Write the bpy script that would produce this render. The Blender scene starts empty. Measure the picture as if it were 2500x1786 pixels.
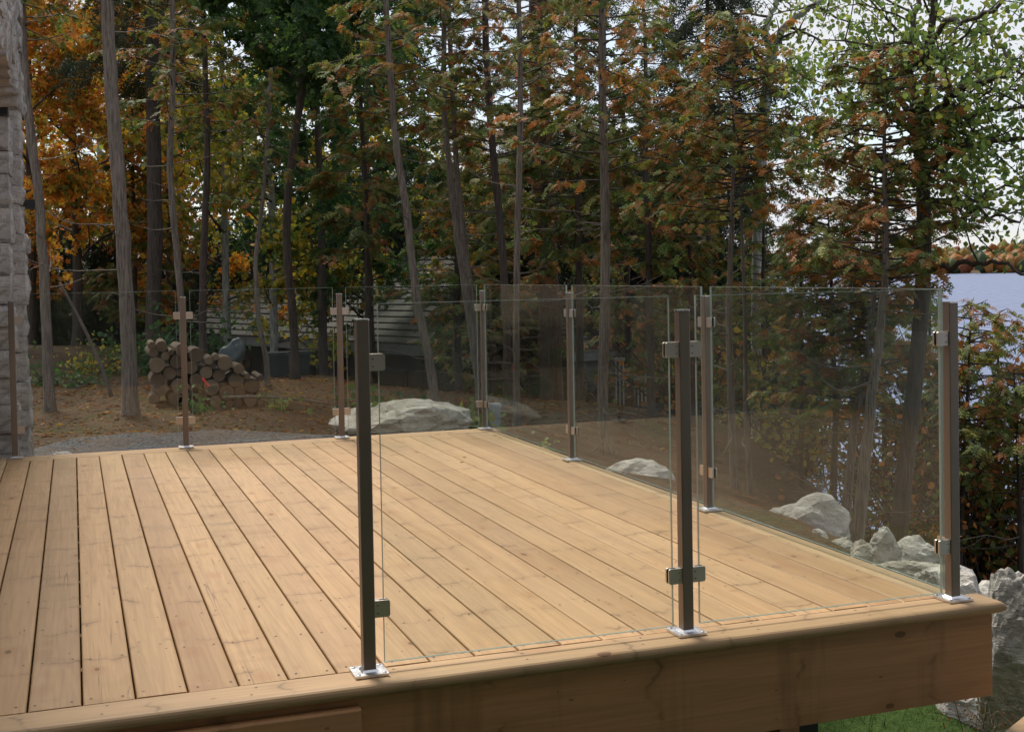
import bpy, bmesh, math, random
import numpy as np
from mathutils import Vector, Matrix, noise as mnoise

# ------------------------------------------------------------------ camera, sky, sun, exposure
scene = bpy.context.scene
COL = scene.collection
CAM_POS = (0.149, -3.661, 1.188)
CAM_ROT = (math.radians(88.483), math.radians(1.015), math.radians(-19.678))
F_PX, CX, CY = 3035.2, 1262.2, 745.9            # focal length and principal point on the 2500 x 1786 frame
cam_d = bpy.data.cameras.new('camera')
cam_d.sensor_fit = 'HORIZONTAL'; cam_d.sensor_width = 36.0
cam_d.lens = F_PX / 2500 * 36
cam_d.shift_x = -(CX - 1250) / 2500
cam_d.shift_y = (CY - 893) / 2500
cam_d.clip_start = 0.05; cam_d.clip_end = 9000
cam = bpy.data.objects.new('camera', cam_d); COL.objects.link(cam)
cam.location = CAM_POS; cam.rotation_euler = CAM_ROT
scene.camera = cam

SUN_AZ, SUN_EL = math.radians(-9), math.radians(54)      # azimuth clockwise from +Y
world = bpy.data.worlds.new('World'); scene.world = world; world.use_nodes = True
wn, wl = world.node_tree.nodes, world.node_tree.links
wn.clear()
w_out = wn.new('ShaderNodeOutputWorld'); w_bg = wn.new('ShaderNodeBackground'); w_bg2 = wn.new('ShaderNodeBackground')
w_sky = wn.new('ShaderNodeTexSky'); w_sky.sky_type = 'NISHITA'; w_sky.sun_disc = False
w_sky.sun_elevation = SUN_EL; w_sky.sun_rotation = SUN_AZ
w_tc = wn.new('ShaderNodeTexCoord'); w_map = wn.new('ShaderNodeMapping'); w_map.inputs['Scale'].default_value = (1, 1, 2.6)
w_noise = wn.new('ShaderNodeTexNoise'); w_noise.inputs['Scale'].default_value = 3.2; w_noise.inputs['Detail'].default_value = 7
w_noise.inputs['Roughness'].default_value = 0.55
w_ramp = wn.new('ShaderNodeValToRGB')
w_ramp.color_ramp.elements[0].position = 0.38; w_ramp.color_ramp.elements[0].color = (0.30, 0.30, 0.30, 1)
w_ramp.color_ramp.elements[1].position = 0.56; w_ramp.color_ramp.elements[1].color = (1, 1, 1, 1)
w_mix = wn.new('ShaderNodeMixShader')
w_bg.inputs['Strength'].default_value = 0.12
w_bg2.inputs['Color'].default_value = (0.93, 0.95, 1.0, 1); w_bg2.inputs['Strength'].default_value = 0.62
wl.new(w_sky.outputs['Color'], w_bg.inputs['Color'])
wl.new(w_tc.outputs['Generated'], w_map.inputs['Vector']); wl.new(w_map.outputs['Vector'], w_noise.inputs['Vector'])
wl.new(w_noise.outputs['Fac'], w_ramp.inputs['Fac']); wl.new(w_ramp.outputs['Color'], w_mix.inputs['Fac'])
wl.new(w_bg.outputs[0], w_mix.inputs[1]); wl.new(w_bg2.outputs[0], w_mix.inputs[2]); wl.new(w_mix.outputs[0], w_out.inputs[0])

sun_d = bpy.data.lights.new('sun', 'SUN'); sun_d.energy = 3.4; sun_d.angle = math.radians(20); sun_d.color = (1.0, 0.93, 0.82)
sun = bpy.data.objects.new('sun', sun_d); COL.objects.link(sun)
SUN_DIR = Vector((math.sin(SUN_AZ) * math.cos(SUN_EL), math.cos(SUN_AZ) * math.cos(SUN_EL), math.sin(SUN_EL)))
sun.rotation_euler = SUN_DIR.to_track_quat('Z', 'Y').to_euler(); sun.location = (-3, 14, 20)

vs = scene.view_settings
vs.view_transform = 'Standard'; vs.look = 'None'; vs.exposure = 0.55; vs.gamma = 1.0; vs.use_curve_mapping = False
scene.cycles.max_bounces = 6; scene.cycles.diffuse_bounces = 3; scene.cycles.glossy_bounces = 3
scene.cycles.adaptive_threshold = 0.02
scene.cycles.transmission_bounces = 6; scene.cycles.transparent_max_bounces = 24
scene.cycles.use_denoising = True
scene.cycles.sample_clamp_indirect = 6.0

rng = np.random.default_rng(7)
random.seed(11)

# ------------------------------------------------------------------ helpers
_M = np.array(cam.rotation_euler.to_matrix())
_C = np.array(CAM_POS)
def ray(u, v):
    d = _M @ np.array([(u - CX) / F_PX, -(v - CY) / F_PX, -1.0]); return d
def at(u, v, d):                      # a point at horizontal distance d from where the photographer stands
    r = ray(u, v); return _C + r * (d / math.hypot(r[0], r[1]))
def atz(u, v, z):
    r = ray(u, v); return _C + r * ((z - _C[2]) / r[2])

def tag(o, label=None, cat=None, group=None, kind=None):
    if label: o['label'] = label
    if cat: o['category'] = cat
    if group: o['group'] = group
    if kind: o['kind'] = kind
    return o
def empty(name, loc=(0, 0, 0), rz=0.0):
    o = bpy.data.objects.new(name, None); COL.objects.link(o); o.empty_display_size = 0.1
    o.location = loc; o.rotation_euler = (0, 0, rz); return o
def link(name, me, mat=None, parent=None, loc=None, rot=None):
    o = bpy.data.objects.new(name, me); COL.objects.link(o)
    if mat is not None and not me.materials:
        for m in (mat if isinstance(mat, (list, tuple)) else [mat]): me.materials.append(m)
    if parent is not None: o.parent = parent
    if loc is not None: o.location = loc
    if rot is not None: o.rotation_euler = rot
    return o
def np_mesh(name, V, faces_list, tint=None, smooth=False, mat_idx=None):
    """faces_list: list of int arrays (n,k)"""
    me = bpy.data.meshes.new(name)
    V = np.asarray(V, np.float32)
    me.vertices.add(len(V)); me.vertices.foreach_set('co', V.ravel())
    loops = np.concatenate([f.ravel() for f in faces_list]).astype(np.int32)
    tot = np.concatenate([np.full(len(f), f.shape[1], np.int32) for f in faces_list])
    start = np.concatenate([[0], np.cumsum(tot)[:-1]]).astype(np.int32)
    me.loops.add(len(loops)); me.loops.foreach_set('vertex_index', loops)
    me.polygons.add(len(tot)); me.polygons.foreach_set('loop_start', start); me.polygons.foreach_set('loop_total', tot)
    me.polygons.foreach_set('use_smooth', np.full(len(tot), bool(smooth)))
    if mat_idx is not None: me.polygons.foreach_set('material_index', np.asarray(mat_idx, np.int32))
    if tint is not None:
        a = me.attributes.new('tint', 'FLOAT_COLOR', 'POINT')
        c = np.ones((len(V), 4), np.float32); c[:, :3] = tint
        a.data.foreach_set('color', c.ravel())
    me.update(calc_edges=True); me.validate()
    return me
class MB:
    """collects boxes, tubes and polygons into one mesh"""
    def __init__(s): s.v = []; s.f = {}; s.n = 0; s.mi = {}
    def add(s, V, F, m=0):
        V = np.asarray(V, float)
        for f in F:
            k = len(f); s.f.setdefault(k, []).append([i + s.n for i in f]); s.mi.setdefault(k, []).append(m)
        s.v.append(V); s.n += len(V)
    def box(s, x0, x1, y0, y1, z0, z1, m=0):
        s.add([(x0, y0, z0), (x1, y0, z0), (x1, y1, z0), (x0, y1, z0), (x0, y0, z1), (x1, y0, z1), (x1, y1, z1), (x0, y1, z1)],
              [(0, 3, 2, 1), (4, 5, 6, 7), (0, 1, 5, 4), (1, 2, 6, 5), (2, 3, 7, 6), (3, 0, 4, 7)], m)
    def tube(s, pts, rad, sides=8, cap=True, m=0):
        V, F = tube_np(np.asarray(pts, float), np.broadcast_to(np.asarray(rad, float), (len(pts),)), sides)
        F = [tuple(f) for f in F]
        if cap:
            n = len(pts)
            F.append(tuple(range(sides - 1, -1, -1))); F.append(tuple((n - 1) * sides + i for i in range(sides)))
        s.add(V, F, m)
    def prism(s, outline, axis, a0, a1, m=0):
        """outline: 2D polygon; axis 0,1,2 extruded from a0 to a1"""
        n = len(outline); V = []
        for a in (a0, a1):
            for p in outline:
                c = [0, 0, 0]; o = [i for i in range(3) if i != axis]
                c[axis] = a; c[o[0]] = p[0]; c[o[1]] = p[1]; V.append(c)
        F = [tuple(range(n)), tuple(range(2 * n - 1, n - 1, -1))] + [(i, (i + 1) % n + 0, (i + 1) % n + n, i + n) for i in range(n)]
        s.add(V, F, m)
    def mesh(s, name, smooth=False):
        V = np.concatenate(s.v); fl = [np.array(s.f[k]) for k in s.f]; mi = np.concatenate([np.array(s.mi[k]) for k in s.f])
        return fix_normals(np_mesh(name, V, fl, smooth=smooth, mat_idx=mi))
    def build(s, name, mat, parent=None, loc=None, rot=None, smooth=False):
        return link(name, s.mesh(name, smooth), mat, parent, loc, rot)
def fix_normals(me):
    bm = bmesh.new(); bm.from_mesh(me); bmesh.ops.recalc_face_normals(bm, faces=bm.faces); bm.to_mesh(me); bm.free(); return me
def tube_np(P, r, sides):
    n = len(P); T = np.gradient(P, axis=0); T /= np.linalg.norm(T, axis=1)[:, None] + 1e-9
    up = np.array([0, 0, 1.0]) if abs(T[0][2]) < 0.9 else np.array([1.0, 0, 0])
    V = []
    a = np.arange(sides) / sides * 2 * np.pi
    for i in range(n):
        s_ = np.cross(T[i], up); s_ /= np.linalg.norm(s_) + 1e-9; t_ = np.cross(s_, T[i]); up = t_
        V.append(P[i] + r[i] * (np.cos(a)[:, None] * s_ + np.sin(a)[:, None] * t_))
    F = [(i * sides + j, i * sides + (j + 1) % sides, (i + 1) * sides + (j + 1) % sides, (i + 1) * sides + j) for i in range(n - 1) for j in range(sides)]
    return np.concatenate(V), F
def rounded(x0, x1, y0, y1, rs, seg=4):
    """rounded rectangle outline; rs = radii (x0y0, x1y0, x1y1, x0y1)"""
    pts = []
    for (cx, cy, r, a0) in ((x0 + rs[0], y0 + rs[0], rs[0], 180), (x1 - rs[1], y0 + rs[1], rs[1], 270), (x1 - rs[2], y1 - rs[2], rs[2], 0), (x0 + rs[3], y1 - rs[3], rs[3], 90)):
        if r < 1e-6: pts.append((cx, cy)); continue
        for i in range(seg + 1):
            a = math.radians(a0 + 90 * i / seg); pts.append((cx + r * math.cos(a), cy + r * math.sin(a)))
    return pts

# ------------------------------------------------------------------ materials
class NT:
    def __init__(s, name):
        s.m = bpy.data.materials.new(name); s.m.use_nodes = True; s.t = s.m.node_tree; s.n = s.t.nodes; s.l = s.t.links
        s.n.clear(); s.out = s.n.new('ShaderNodeOutputMaterial')
    def new(s, t, **kw):
        nd = s.n.new(t)
        for k, v in kw.items():
            if k.startswith('i_'):
                key = k[2:]; key = int(key) if key.isdigit() else key.replace('_', ' ')
                s.set(nd.inputs[key], v)
            else: setattr(nd, k, v)
        return nd
    def set(s, sock, v):
        if isinstance(v, bpy.types.NodeSocket): s.l.new(v, sock)
        else: sock.default_value = v
    def math(s, op, a, b=0.0, c=None, clamp=False):
        nd = s.n.new('ShaderNodeMath'); nd.operation = op; nd.use_clamp = clamp
        s.set(nd.inputs[0], a); s.set(nd.inputs[1], b)
        if c is not None: s.set(nd.inputs[2], c)
        return nd.outputs[0]
    def mix(s, f, a, b, mode='MIX'):
        nd = s.n.new('ShaderNodeMix'); nd.data_type = 'RGBA'; nd.blend_type = mode
        s.set(nd.inputs[0], f); s.set(nd.inputs[6], a if isinstance(a, bpy.types.NodeSocket) else (*a, 1)); s.set(nd.inputs[7], b if isinstance(b, bpy.types.NodeSocket) else (*b, 1))
        return nd.outputs[2]
    def coord(s, scale=(1, 1, 1), src='Object', offset=None):
        tc = s.new('ShaderNodeTexCoord'); mp = s.new('ShaderNodeMapping'); mp.inputs['Scale'].default_value = scale
        s.l.new(tc.outputs[src], mp.inputs['Vector'])
        if offset is not None: s.set(mp.inputs['Location'], offset)
        return mp.outputs['Vector']
    def pos(s, scale=(1, 1, 1)):
        g = s.new('ShaderNodeNewGeometry'); mp = s.new('ShaderNodeMapping'); mp.inputs['Scale'].default_value = scale
        s.l.new(g.outputs['Position'], mp.inputs['Vector']); return mp.outputs['Vector']
    def noise(s, vec, scale, detail=4, rough=0.5, dist=0.0):
        nd = s.new('ShaderNodeTexNoise'); s.l.new(vec, nd.inputs['Vector'])
        nd.inputs['Scale'].default_value = scale; nd.inputs['Detail'].default_value = detail; nd.inputs['Roughness'].default_value = rough; nd.inputs['Distortion'].default_value = dist
        return nd.outputs['Fac']
    def voro(s, vec, scale, feature='F1', rnd=1.0):
        nd = s.new('ShaderNodeTexVoronoi'); nd.feature = feature; s.l.new(vec, nd.inputs['Vector']); nd.inputs['Scale'].default_value = scale; nd.inputs['Randomness'].default_value = rnd
        return nd
    def ramp(s, fac, stops):
        nd = s.new('ShaderNodeValToRGB'); cr = nd.color_ramp
        while len(cr.elements) < len(stops): cr.elements.new(0.5)
        for e, (p, c) in zip(cr.elements, stops): e.position = p; e.color = (*c, 1) if len(c) == 3 else c
        s.set(nd.inputs['Fac'], fac); return nd.outputs['Color']
    def mrange(s, v, a, b, c=0.0, d=1.0):
        nd = s.new('ShaderNodeMapRange'); s.set(nd.inputs[0], v)
        for i, x in enumerate((a, b, c, d)): nd.inputs[i + 1].default_value = x
        return nd.outputs[0]
    def bump(s, h, strength=0.3, dist=0.01):
        nd = s.new('ShaderNodeBump'); s.l.new(h, nd.inputs['Height']); nd.inputs['Strength'].default_value = strength; nd.inputs['Distance'].default_value = dist
        return nd.outputs['Normal']
    def bsdf(s, color, rough=0.6, metal=0.0, normal=None, spec=0.5, **kw):
        b = s.new('ShaderNodeBsdfPrincipled')
        s.set(b.inputs['Base Color'], color if isinstance(color, bpy.types.NodeSocket) else (*color, 1)); s.set(b.inputs['Roughness'], rough)
        s.set(b.inputs['Metallic'], metal); b.inputs['Specular IOR Level'].default_value = spec
        if normal is not None: s.l.new(normal, b.inputs['Normal'])
        for k, v in kw.items(): s.set(b.inputs[k.replace('_', ' ')], v)
        return b.outputs[0]
    def done(s, sh): s.l.new(sh, s.out.inputs[0]); return s.m

def wood_mat(name, c_lo, c_hi, axis=1, knots=1.0, stain=0.0):
    """pressure treated softwood; grain runs along the given local axis; every board different"""
    t = NT(name)
    oi = t.new('ShaderNodeObjectInfo'); rnd = oi.outputs['Random']
    off = t.new('ShaderNodeCombineXYZ')
    t.set(off.inputs[0], t.math('MULTIPLY', rnd, 61.0)); t.set(off.inputs[1], t.math('MULTIPLY', rnd, 143.0)); t.set(off.inputs[2], t.math('MULTIPLY', rnd, 29.0))
    def co(a, l):
        s_ = [a, a, a]; s_[axis] = l; return t.coord(tuple(s_), 'Object', off.outputs[0])
    wob = t.noise(co(7, 1.3), 1.0, 3, 0.5)
    fine = t.noise(co(95, 2.2), 1.0, 5, 0.62)
    broad = t.noise(co(9, 0.45), 1.0, 4, 0.55, 0.6)
    patch = t.noise(co(2.2, 1.1), 1.0, 4, 0.6)
    # annual rings: contour lines of a stretched field
    rings = t.math('SINE', t.math('MULTIPLY', broad, 62.0)); rings = t.mrange(rings, -1, 1)
    r2 = t.math('FRACT', t.math('MULTIPLY', rnd, 17.31)); r3 = t.math('FRACT', t.math('MULTIPLY', rnd, 43.7))
    col = t.mix(rnd, c_lo, c_hi)
    col = t.mix(t.math('MULTIPLY', r2, 0.5), col, (c_lo[0] * 0.98, c_lo[1] * 0.98, c_lo[2] * 1.06))      # some boards pinker
    col = t.mix(t.math('MULTIPLY', r3, 0.45), col, (c_hi[0] * 1.08, c_hi[1] * 1.12, c_hi[2] * 1.05))      # some paler and yellower
    col = t.mix(t.mrange(broad, 0.3, 0.72), col, t.mix(0.55, col, tuple(min(1, x * 1.32) for x in c_hi)))
    col = t.mix(t.math('MULTIPLY', rings, 0.16), col, tuple(x * 0.55 for x in c_lo))
    col = t.mix(t.math('MULTIPLY', t.mrange(fine, 0.46, 0.75), 0.42), col, (c_lo[0] * 0.55, c_lo[1] * 0.5, c_lo[2] * 0.42))
    col = t.mix(t.math('MULTIPLY', t.mrange(patch, 0.42, 0.72), 0.40), col, (c_hi[0] * 0.74, c_hi[1] * 0.80, c_hi[2] * 0.92))
    # whorls: faint darker bands across the board where branches grew
    wh_s = [1.1, 1.1, 1.1]; wh_s[axis] = 3.4
    whorl = t.noise(t.coord(tuple(wh_s), 'Object', off.outputs[0]), 1.0, 2, 0.7, 0.5)
    col = t.mix(t.math('MULTIPLY', t.mrange(whorl, 0.60, 0.70), 0.30), col, tuple(x * 0.62 for x in c_lo))
    # fine dark lines and dimples across the grain where branch whorls were sawn through
    sx = t.new('ShaderNodeSeparateXYZ'); t.l.new(t.coord((1, 1, 1), 'Object', off.outputs[0]), sx.inputs[0])
    wl1 = t.noise(co(11, 2.0), 1.0, 3, 0.6)
    vv = t.math('FRACT', t.math('ADD', t.math('MULTIPLY', sx.outputs[axis], t.mrange(r2, 0, 1, 1.7, 3.1)), t.math('MULTIPLY', wl1, 0.42)))
    ln = t.math('SUBTRACT', 1.0, t.math('MULTIPLY', t.math('ABSOLUTE', t.math('SUBTRACT', vv, 0.5)), 34.0), clamp=True)
    lmask = t.mrange(t.noise(co(8, 2.6), 1.0, 3, 0.6), 0.46, 0.62)
    lnm = t.math('MULTIPLY', ln, lmask)
    col = t.mix(t.math('MULTIPLY', lnm, 0.75), col, tuple(x * 0.36 for x in c_lo))
    shd = t.math('MULTIPLY', t.math('SUBTRACT', 1.0, t.math('MULTIPLY', t.math('ABSOLUTE', t.math('SUBTRACT', vv, 0.5)), 7.0), clamp=True), lmask)
    col = t.mix(t.math('MULTIPLY', shd, 0.30), col, tuple(x * 0.55 for x in c_lo))
    # drying checks along the grain on a few boards
    ck = t.noise(co(30, 0.55), 1.0, 2, 0.4, 0.3); ckm = t.math('MULTIPLY', t.math('MULTIPLY', t.math('LESS_THAN', t.math('ABSOLUTE', t.math('SUBTRACT', ck, 0.5)), 0.006), t.mrange(t.noise(co(3, 0.9), 1.0, 2, 0.5), 0.55, 0.62)), t.math('GREATER_THAN', r3, 0.45))
    col = t.mix(t.math('MULTIPLY', ckm, 0.6), col, (0.13, 0.075, 0.04))
    # knots
    ks = [10.5, 10.5, 10.5]; ks[axis] = 5.2
    vo = t.voro(t.coord(tuple(ks), 'Object', off.outputs[0]), 1.0)
    sep = t.new('ShaderNodeSeparateColor'); t.l.new(vo.outputs['Color'], sep.inputs[0])
    on = t.math('GREATER_THAN', sep.outputs[0], 1 - 0.20 * knots)
    dd = t.math('ADD', vo.outputs['Distance'], t.math('MULTIPLY', t.math('SUBTRACT', wob, 0.5), 0.10))
    size = t.math('MULTIPLY_ADD', sep.outputs[1], 0.17, 0.06)
    core = t.math('MULTIPLY', t.math('LESS_THAN', dd, t.math('MULTIPLY', size, 0.6)), on)
    halo = t.math('MULTIPLY', t.math('SUBTRACT', 1.0, t.math('DIVIDE', dd, t.math('MULTIPLY', size, 2.4)), clamp=True), on)
    col = t.mix(t.math('MULTIPLY', halo, 0.7), col, (0.30, 0.14, 0.055))
    col = t.mix(t.math('MULTIPLY', core, 0.8), col, (0.12, 0.052, 0.02))
    hv = t.new('ShaderNodeHueSaturation'); t.set(hv.inputs['Value'], t.mrange(t.math('FRACT', t.math('MULTIPLY', rnd, 91.7)), 0, 1, 0.80, 1.13)); t.l.new(col, hv.inputs['Color']); col = hv.outputs['Color']      # boards from different logs
    # small dark resin flecks
    fs = [46, 46, 46]; fs[axis] = 22
    v2 = t.voro(t.coord(tuple(fs), 'Object', off.outputs[0]), 1.0)
    sep2 = t.new('ShaderNodeSeparateColor'); t.l.new(v2.outputs['Color'], sep2.inputs[0])
    fl = t.math('MULTIPLY', t.math('GREATER_THAN', sep2.outputs[0], 0.972), t.math('LESS_THAN', v2.outputs['Distance'], 0.2))
    col = t.mix(t.math('MULTIPLY', fl, 0.6), col, (0.15, 0.07, 0.03))
    if stain: # damp run-down marks and mill grime on the fascia
        st = t.noise(t.coord((5.5, 5.5, 0.5) if axis == 0 else (3, 3, 3)), 1.0, 4, 0.6)
        col = t.mix(t.math('MULTIPLY', t.mrange(st, 0.56, 0.72), stain), col, tuple(x * 0.45 for x in c_lo))
    rough = t.mrange(patch, 0.3, 0.7, 0.46, 0.66)
    return t.done(t.bsdf(col, rough, 0, t.bump(t.noise(co(95, 2.2), 1.0, 2, 0.6), 0.22, 0.001), 0.35))

DECK_LO, DECK_HI = (0.325, 0.178, 0.080), (0.43, 0.270, 0.134)
M = {}
M['deck'] = wood_mat('deck_wood', DECK_LO, DECK_HI, 1)
M['trim_x'] = wood_mat('trim_wood', (0.38, 0.235, 0.118), (0.45, 0.29, 0.15), 0)
M['fascia'] = wood_mat('fascia_wood', (0.36, 0.18, 0.075), (0.42, 0.215, 0.095), 0, 1.8, 0.75)
M['trim_y'] = wood_mat('trim_wood_lengthwise', (0.43, 0.29, 0.15), (0.50, 0.345, 0.185), 1)
M['post_z'] = wood_mat('support_wood', (0.42, 0.22, 0.095), (0.48, 0.27, 0.12), 2)

def simple(name, col, rough=0.6, metal=0.0, nscale=None, namt=0.25, bump=0.0, bdist=0.005, spec=0.5, col2=None):
    t = NT(name)
    c = col; nrm = None
    if nscale:
        f = t.noise(t.coord(), nscale, 5, 0.6)
        c = t.mix(t.mrange(f, 0.3, 0.7), tuple(x * (1 - namt) for x in col), col2 or tuple(min(1, x * (1 + namt)) for x in col))
        if bump: nrm = t.bump(f, bump, bdist)
    return t.done(t.bsdf(c, rough, metal, nrm, spec))
def metal_mat(name, col, rough, streak=(220, 220, 2), metal=1.0):
    t = NT(name)
    f = t.noise(t.coord(streak), 1.0, 3, 0.6); g = t.noise(t.coord((6, 6, 3)), 1.0, 4, 0.6)
    c = t.mix(t.mrange(g, 0.3, 0.7), tuple(x * 0.86 for x in col), col)
    r = t.math('ADD', t.mrange(f, 0.3, 0.7, -0.05, 0.06), t.mrange(g, 0.3, 0.7, rough - 0.04, rough + 0.06))
    return t.done(t.bsdf(c, r, metal, t.bump(f, 0.05, 0.0005)))
M['steel'] = metal_mat('brushed_steel', (0.235, 0.19, 0.155), 0.42, metal=0.72)
M['plate'] = metal_mat('plate_steel', (0.80, 0.80, 0.82), 0.34, (90, 90, 90))
M['clamp'] = metal_mat('clamp_steel', (0.62, 0.55, 0.49), 0.42, (160, 160, 3))
M['cap'] = metal_mat('cap_steel', (0.85, 0.85, 0.85), 0.25, (60, 60, 60))
M['bolt'] = simple('bolt_steel', (0.32, 0.32, 0.33), 0.4, 1.0)
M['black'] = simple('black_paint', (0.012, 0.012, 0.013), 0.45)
M['rubber'] = simple('rubber_gasket', (0.015, 0.015, 0.015), 0.6)
M['screw'] = simple('deck_screw', (0.07, 0.04, 0.022), 0.55)

def glass_mat():
    t = NT('clear_glass')
    g = t.new('ShaderNodeNewGeometry'); dp = t.new('ShaderNodeVectorMath', operation='DOT_PRODUCT')
    t.l.new(g.outputs['Normal'], dp.inputs[0]); t.l.new(g.outputs['Incoming'], dp.inputs[1])
    c = t.math('ABSOLUTE', dp.outputs['Value']); om = t.math('SUBTRACT', 1.0, c, clamp=True)
    F = t.math('MULTIPLY_ADD', t.math('POWER', om, 5.0), 0.60, 0.026, clamp=True)     # Fresnel reflectance of one glass surface
    smear = t.noise(t.coord((1.5, 1.5, 1.0)), 2.0, 4, 0.6)
    tr = t.new('ShaderNodeBsdfTransparent'); tr.inputs[0].default_value = (0.965, 0.98, 0.968, 1)
    gl = t.new('ShaderNodeBsdfGlossy'); gl.inputs['Roughness'].default_value = 0.012; gl.inputs['Color'].default_value = (1, 1, 1, 1)
    df = t.new('ShaderNodeBsdfDiffuse'); df.inputs['Color'].default_value = (0.7, 0.72, 0.7, 1)
    dust = t.new('ShaderNodeMixShader'); t.set(dust.inputs[0], t.mrange(smear, 0.40, 0.75, 0.0, 0.006)); t.l.new(tr.outputs[0], dust.inputs[1]); t.l.new(df.outputs[0], dust.inputs[2])
    mx = t.new('ShaderNodeMixShader'); t.set(mx.inputs[0], F); t.l.new(dust.outputs[0], mx.inputs[1]); t.l.new(gl.outputs[0], mx.inputs[2])
    return t.done(mx.outputs[0])
M['glass'] = glass_mat()
def edge_mat():
    t = NT('polished_glass_edge')
    tr = t.new('ShaderNodeBsdfTransparent'); tr.inputs[0].default_value = (0.70, 0.76, 0.72, 1)
    b = t.bsdf((0.48, 0.55, 0.51), 0.12, 0, None, 0.7)
    mx = t.new('ShaderNodeMixShader'); mx.inputs[0].default_value = 0.62; t.l.new(tr.outputs[0], mx.inputs[1]); t.l.new(b, mx.inputs[2])
    return t.done(mx.outputs[0])
M['gedge'] = edge_mat()
def leaf_mat(name, trans=0.35, rough=0.55):
    t = NT(name)
    a = t.new('ShaderNodeAttribute', attribute_name='tint')
    oi = t.new('ShaderNodeObjectInfo')
    hs = t.new('ShaderNodeHueSaturation'); t.set(hs.inputs['Hue'], t.mrange(oi.outputs['Random'], 0, 1, 0.488, 0.512)); t.set(hs.inputs['Value'], t.mrange(oi.outputs['Random'], 0, 1, 0.88, 1.12)); t.l.new(a.outputs['Color'], hs.inputs['Color'])
    col = hs.outputs['Color']
    b = t.bsdf(col, rough, 0, None, 0.3)
    tl = t.new('ShaderNodeBsdfTranslucent'); t.l.new(t.mix(0.4, col, t.mix(1.0, col, (1.0, 0.95, 0.5), 'MULTIPLY')), tl.inputs['Color'])
    mx = t.new('ShaderNodeMixShader'); mx.inputs[0].default_value = trans; t.l.new(b, mx.inputs[1]); t.l.new(tl.outputs[0], mx.inputs[2])
    return t.done(mx.outputs[0])
M['leaf'] = leaf_mat('foliage', 0.48)
M['needle'] = leaf_mat('conifer_foliage', 0.36, 0.6)
def bark_mat(name, c1, c2, vs_=1.0):
    t = NT(name)
    f = t.noise(t.pos((75 * vs_, 75 * vs_, 5.0)), 1.0, 6, 0.72); g = t.noise(t.pos((2.5, 2.5, 2.0)), 1.0, 4, 0.6)
    col = t.mix(t.mrange(f, 0.36, 0.62), c1, c2)
    col = t.mix(t.math('MULTIPLY', t.mrange(g, 0.5, 0.7), 0.4), col, (c2[0] * 0.8, c2[1] * 0.95, c2[2] * 0.75))
    return t.done(t.bsdf(col, 0.85, 0, t.bump(f, 0.9, 0.012), 0.2))
M['bark_grey'] = bark_mat('cedar_bark', (0.075, 0.058, 0.047), (0.25, 0.205, 0.17))
M['bark_dark'] = bark_mat('dark_bark', (0.035, 0.027, 0.022), (0.11, 0.085, 0.07))
M['bark_red'] = bark_mat('pine_bark', (0.045, 0.028, 0.02), (0.15, 0.09, 0.065), 0.5)
M['bark_pale'] = bark_mat('aspen_bark', (0.16, 0.155, 0.14), (0.42, 0.41, 0.37), 0.5)
M['twig'] = simple('dead_twig', (0.13, 0.105, 0.085), 0.85, 0, 9, 0.3)
M['twig_dark'] = simple('living_twig', (0.05, 0.038, 0.03), 0.85, 0, 9, 0.3)

def rock_mat(name, lo, hi, spots=0.5):
    t = NT(name)
    a = t.noise(t.coord(), 2.2, 8, 0.62); b = t.noise(t.coord((1, 1, 2.6)), 6.5, 7, 0.68, 0.4); c = t.noise(t.coord(), 34, 5, 0.7)
    col = t.mix(t.mrange(a, 0.40, 0.60), lo, hi)
    col = t.mix(t.math('MULTIPLY', t.mrange(b, 0.50, 0.66), 0.55), col, (lo[0] * 0.6, lo[1] * 0.6, lo[2] * 0.58))
    col = t.mix(t.math('MULTIPLY', t.mrange(c, 0.56, 0.72), spots), col, (0.10, 0.095, 0.085))
    moss = t.noise(t.coord(), 4.0, 6, 0.7)
    col = t.mix(t.math('MULTIPLY', t.mrange(moss, 0.60, 0.74), 0.35), col, (0.20, 0.17, 0.09))
    vo = t.voro(t.coord((1, 1, 1.5)), 3.2, 'DISTANCE_TO_EDGE')
    crack = t.math('MULTIPLY', t.math('LESS_THAN', t.math('ADD', vo.outputs['Distance'], t.math('MULTIPLY', t.math('SUBTRACT', b, 0.5), 0.6)), 0.006), 0.35)
    col = t.mix(crack, col, (0.07, 0.065, 0.06))
    h = t.math('ADD', t.math('MULTIPLY', b, 0.7), t.math('SUBTRACT', t.math('MULTIPLY', c, 0.35), t.math('MULTIPLY', crack, 0.5)))
    return t.done(t.bsdf(col, 0.9, 0, t.bump(h, 1.0, 0.05), 0.2))
M['rock'] = rock_mat('limestone', (0.31, 0.285, 0.24), (0.53, 0.50, 0.435), 0.6)
M['rock_pale'] = rock_mat('pale_limestone', (0.46, 0.43, 0.385), (0.70, 0.67, 0.62), 0.4)
M['rock_grey'] = rock_mat('grey_boulder', (0.38, 0.365, 0.335), (0.64, 0.615, 0.56), 0.6)
M['stone_wall'] = rock_mat('wall_stone', (0.34, 0.31, 0.29), (0.62, 0.58, 0.545), 0.25)

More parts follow.
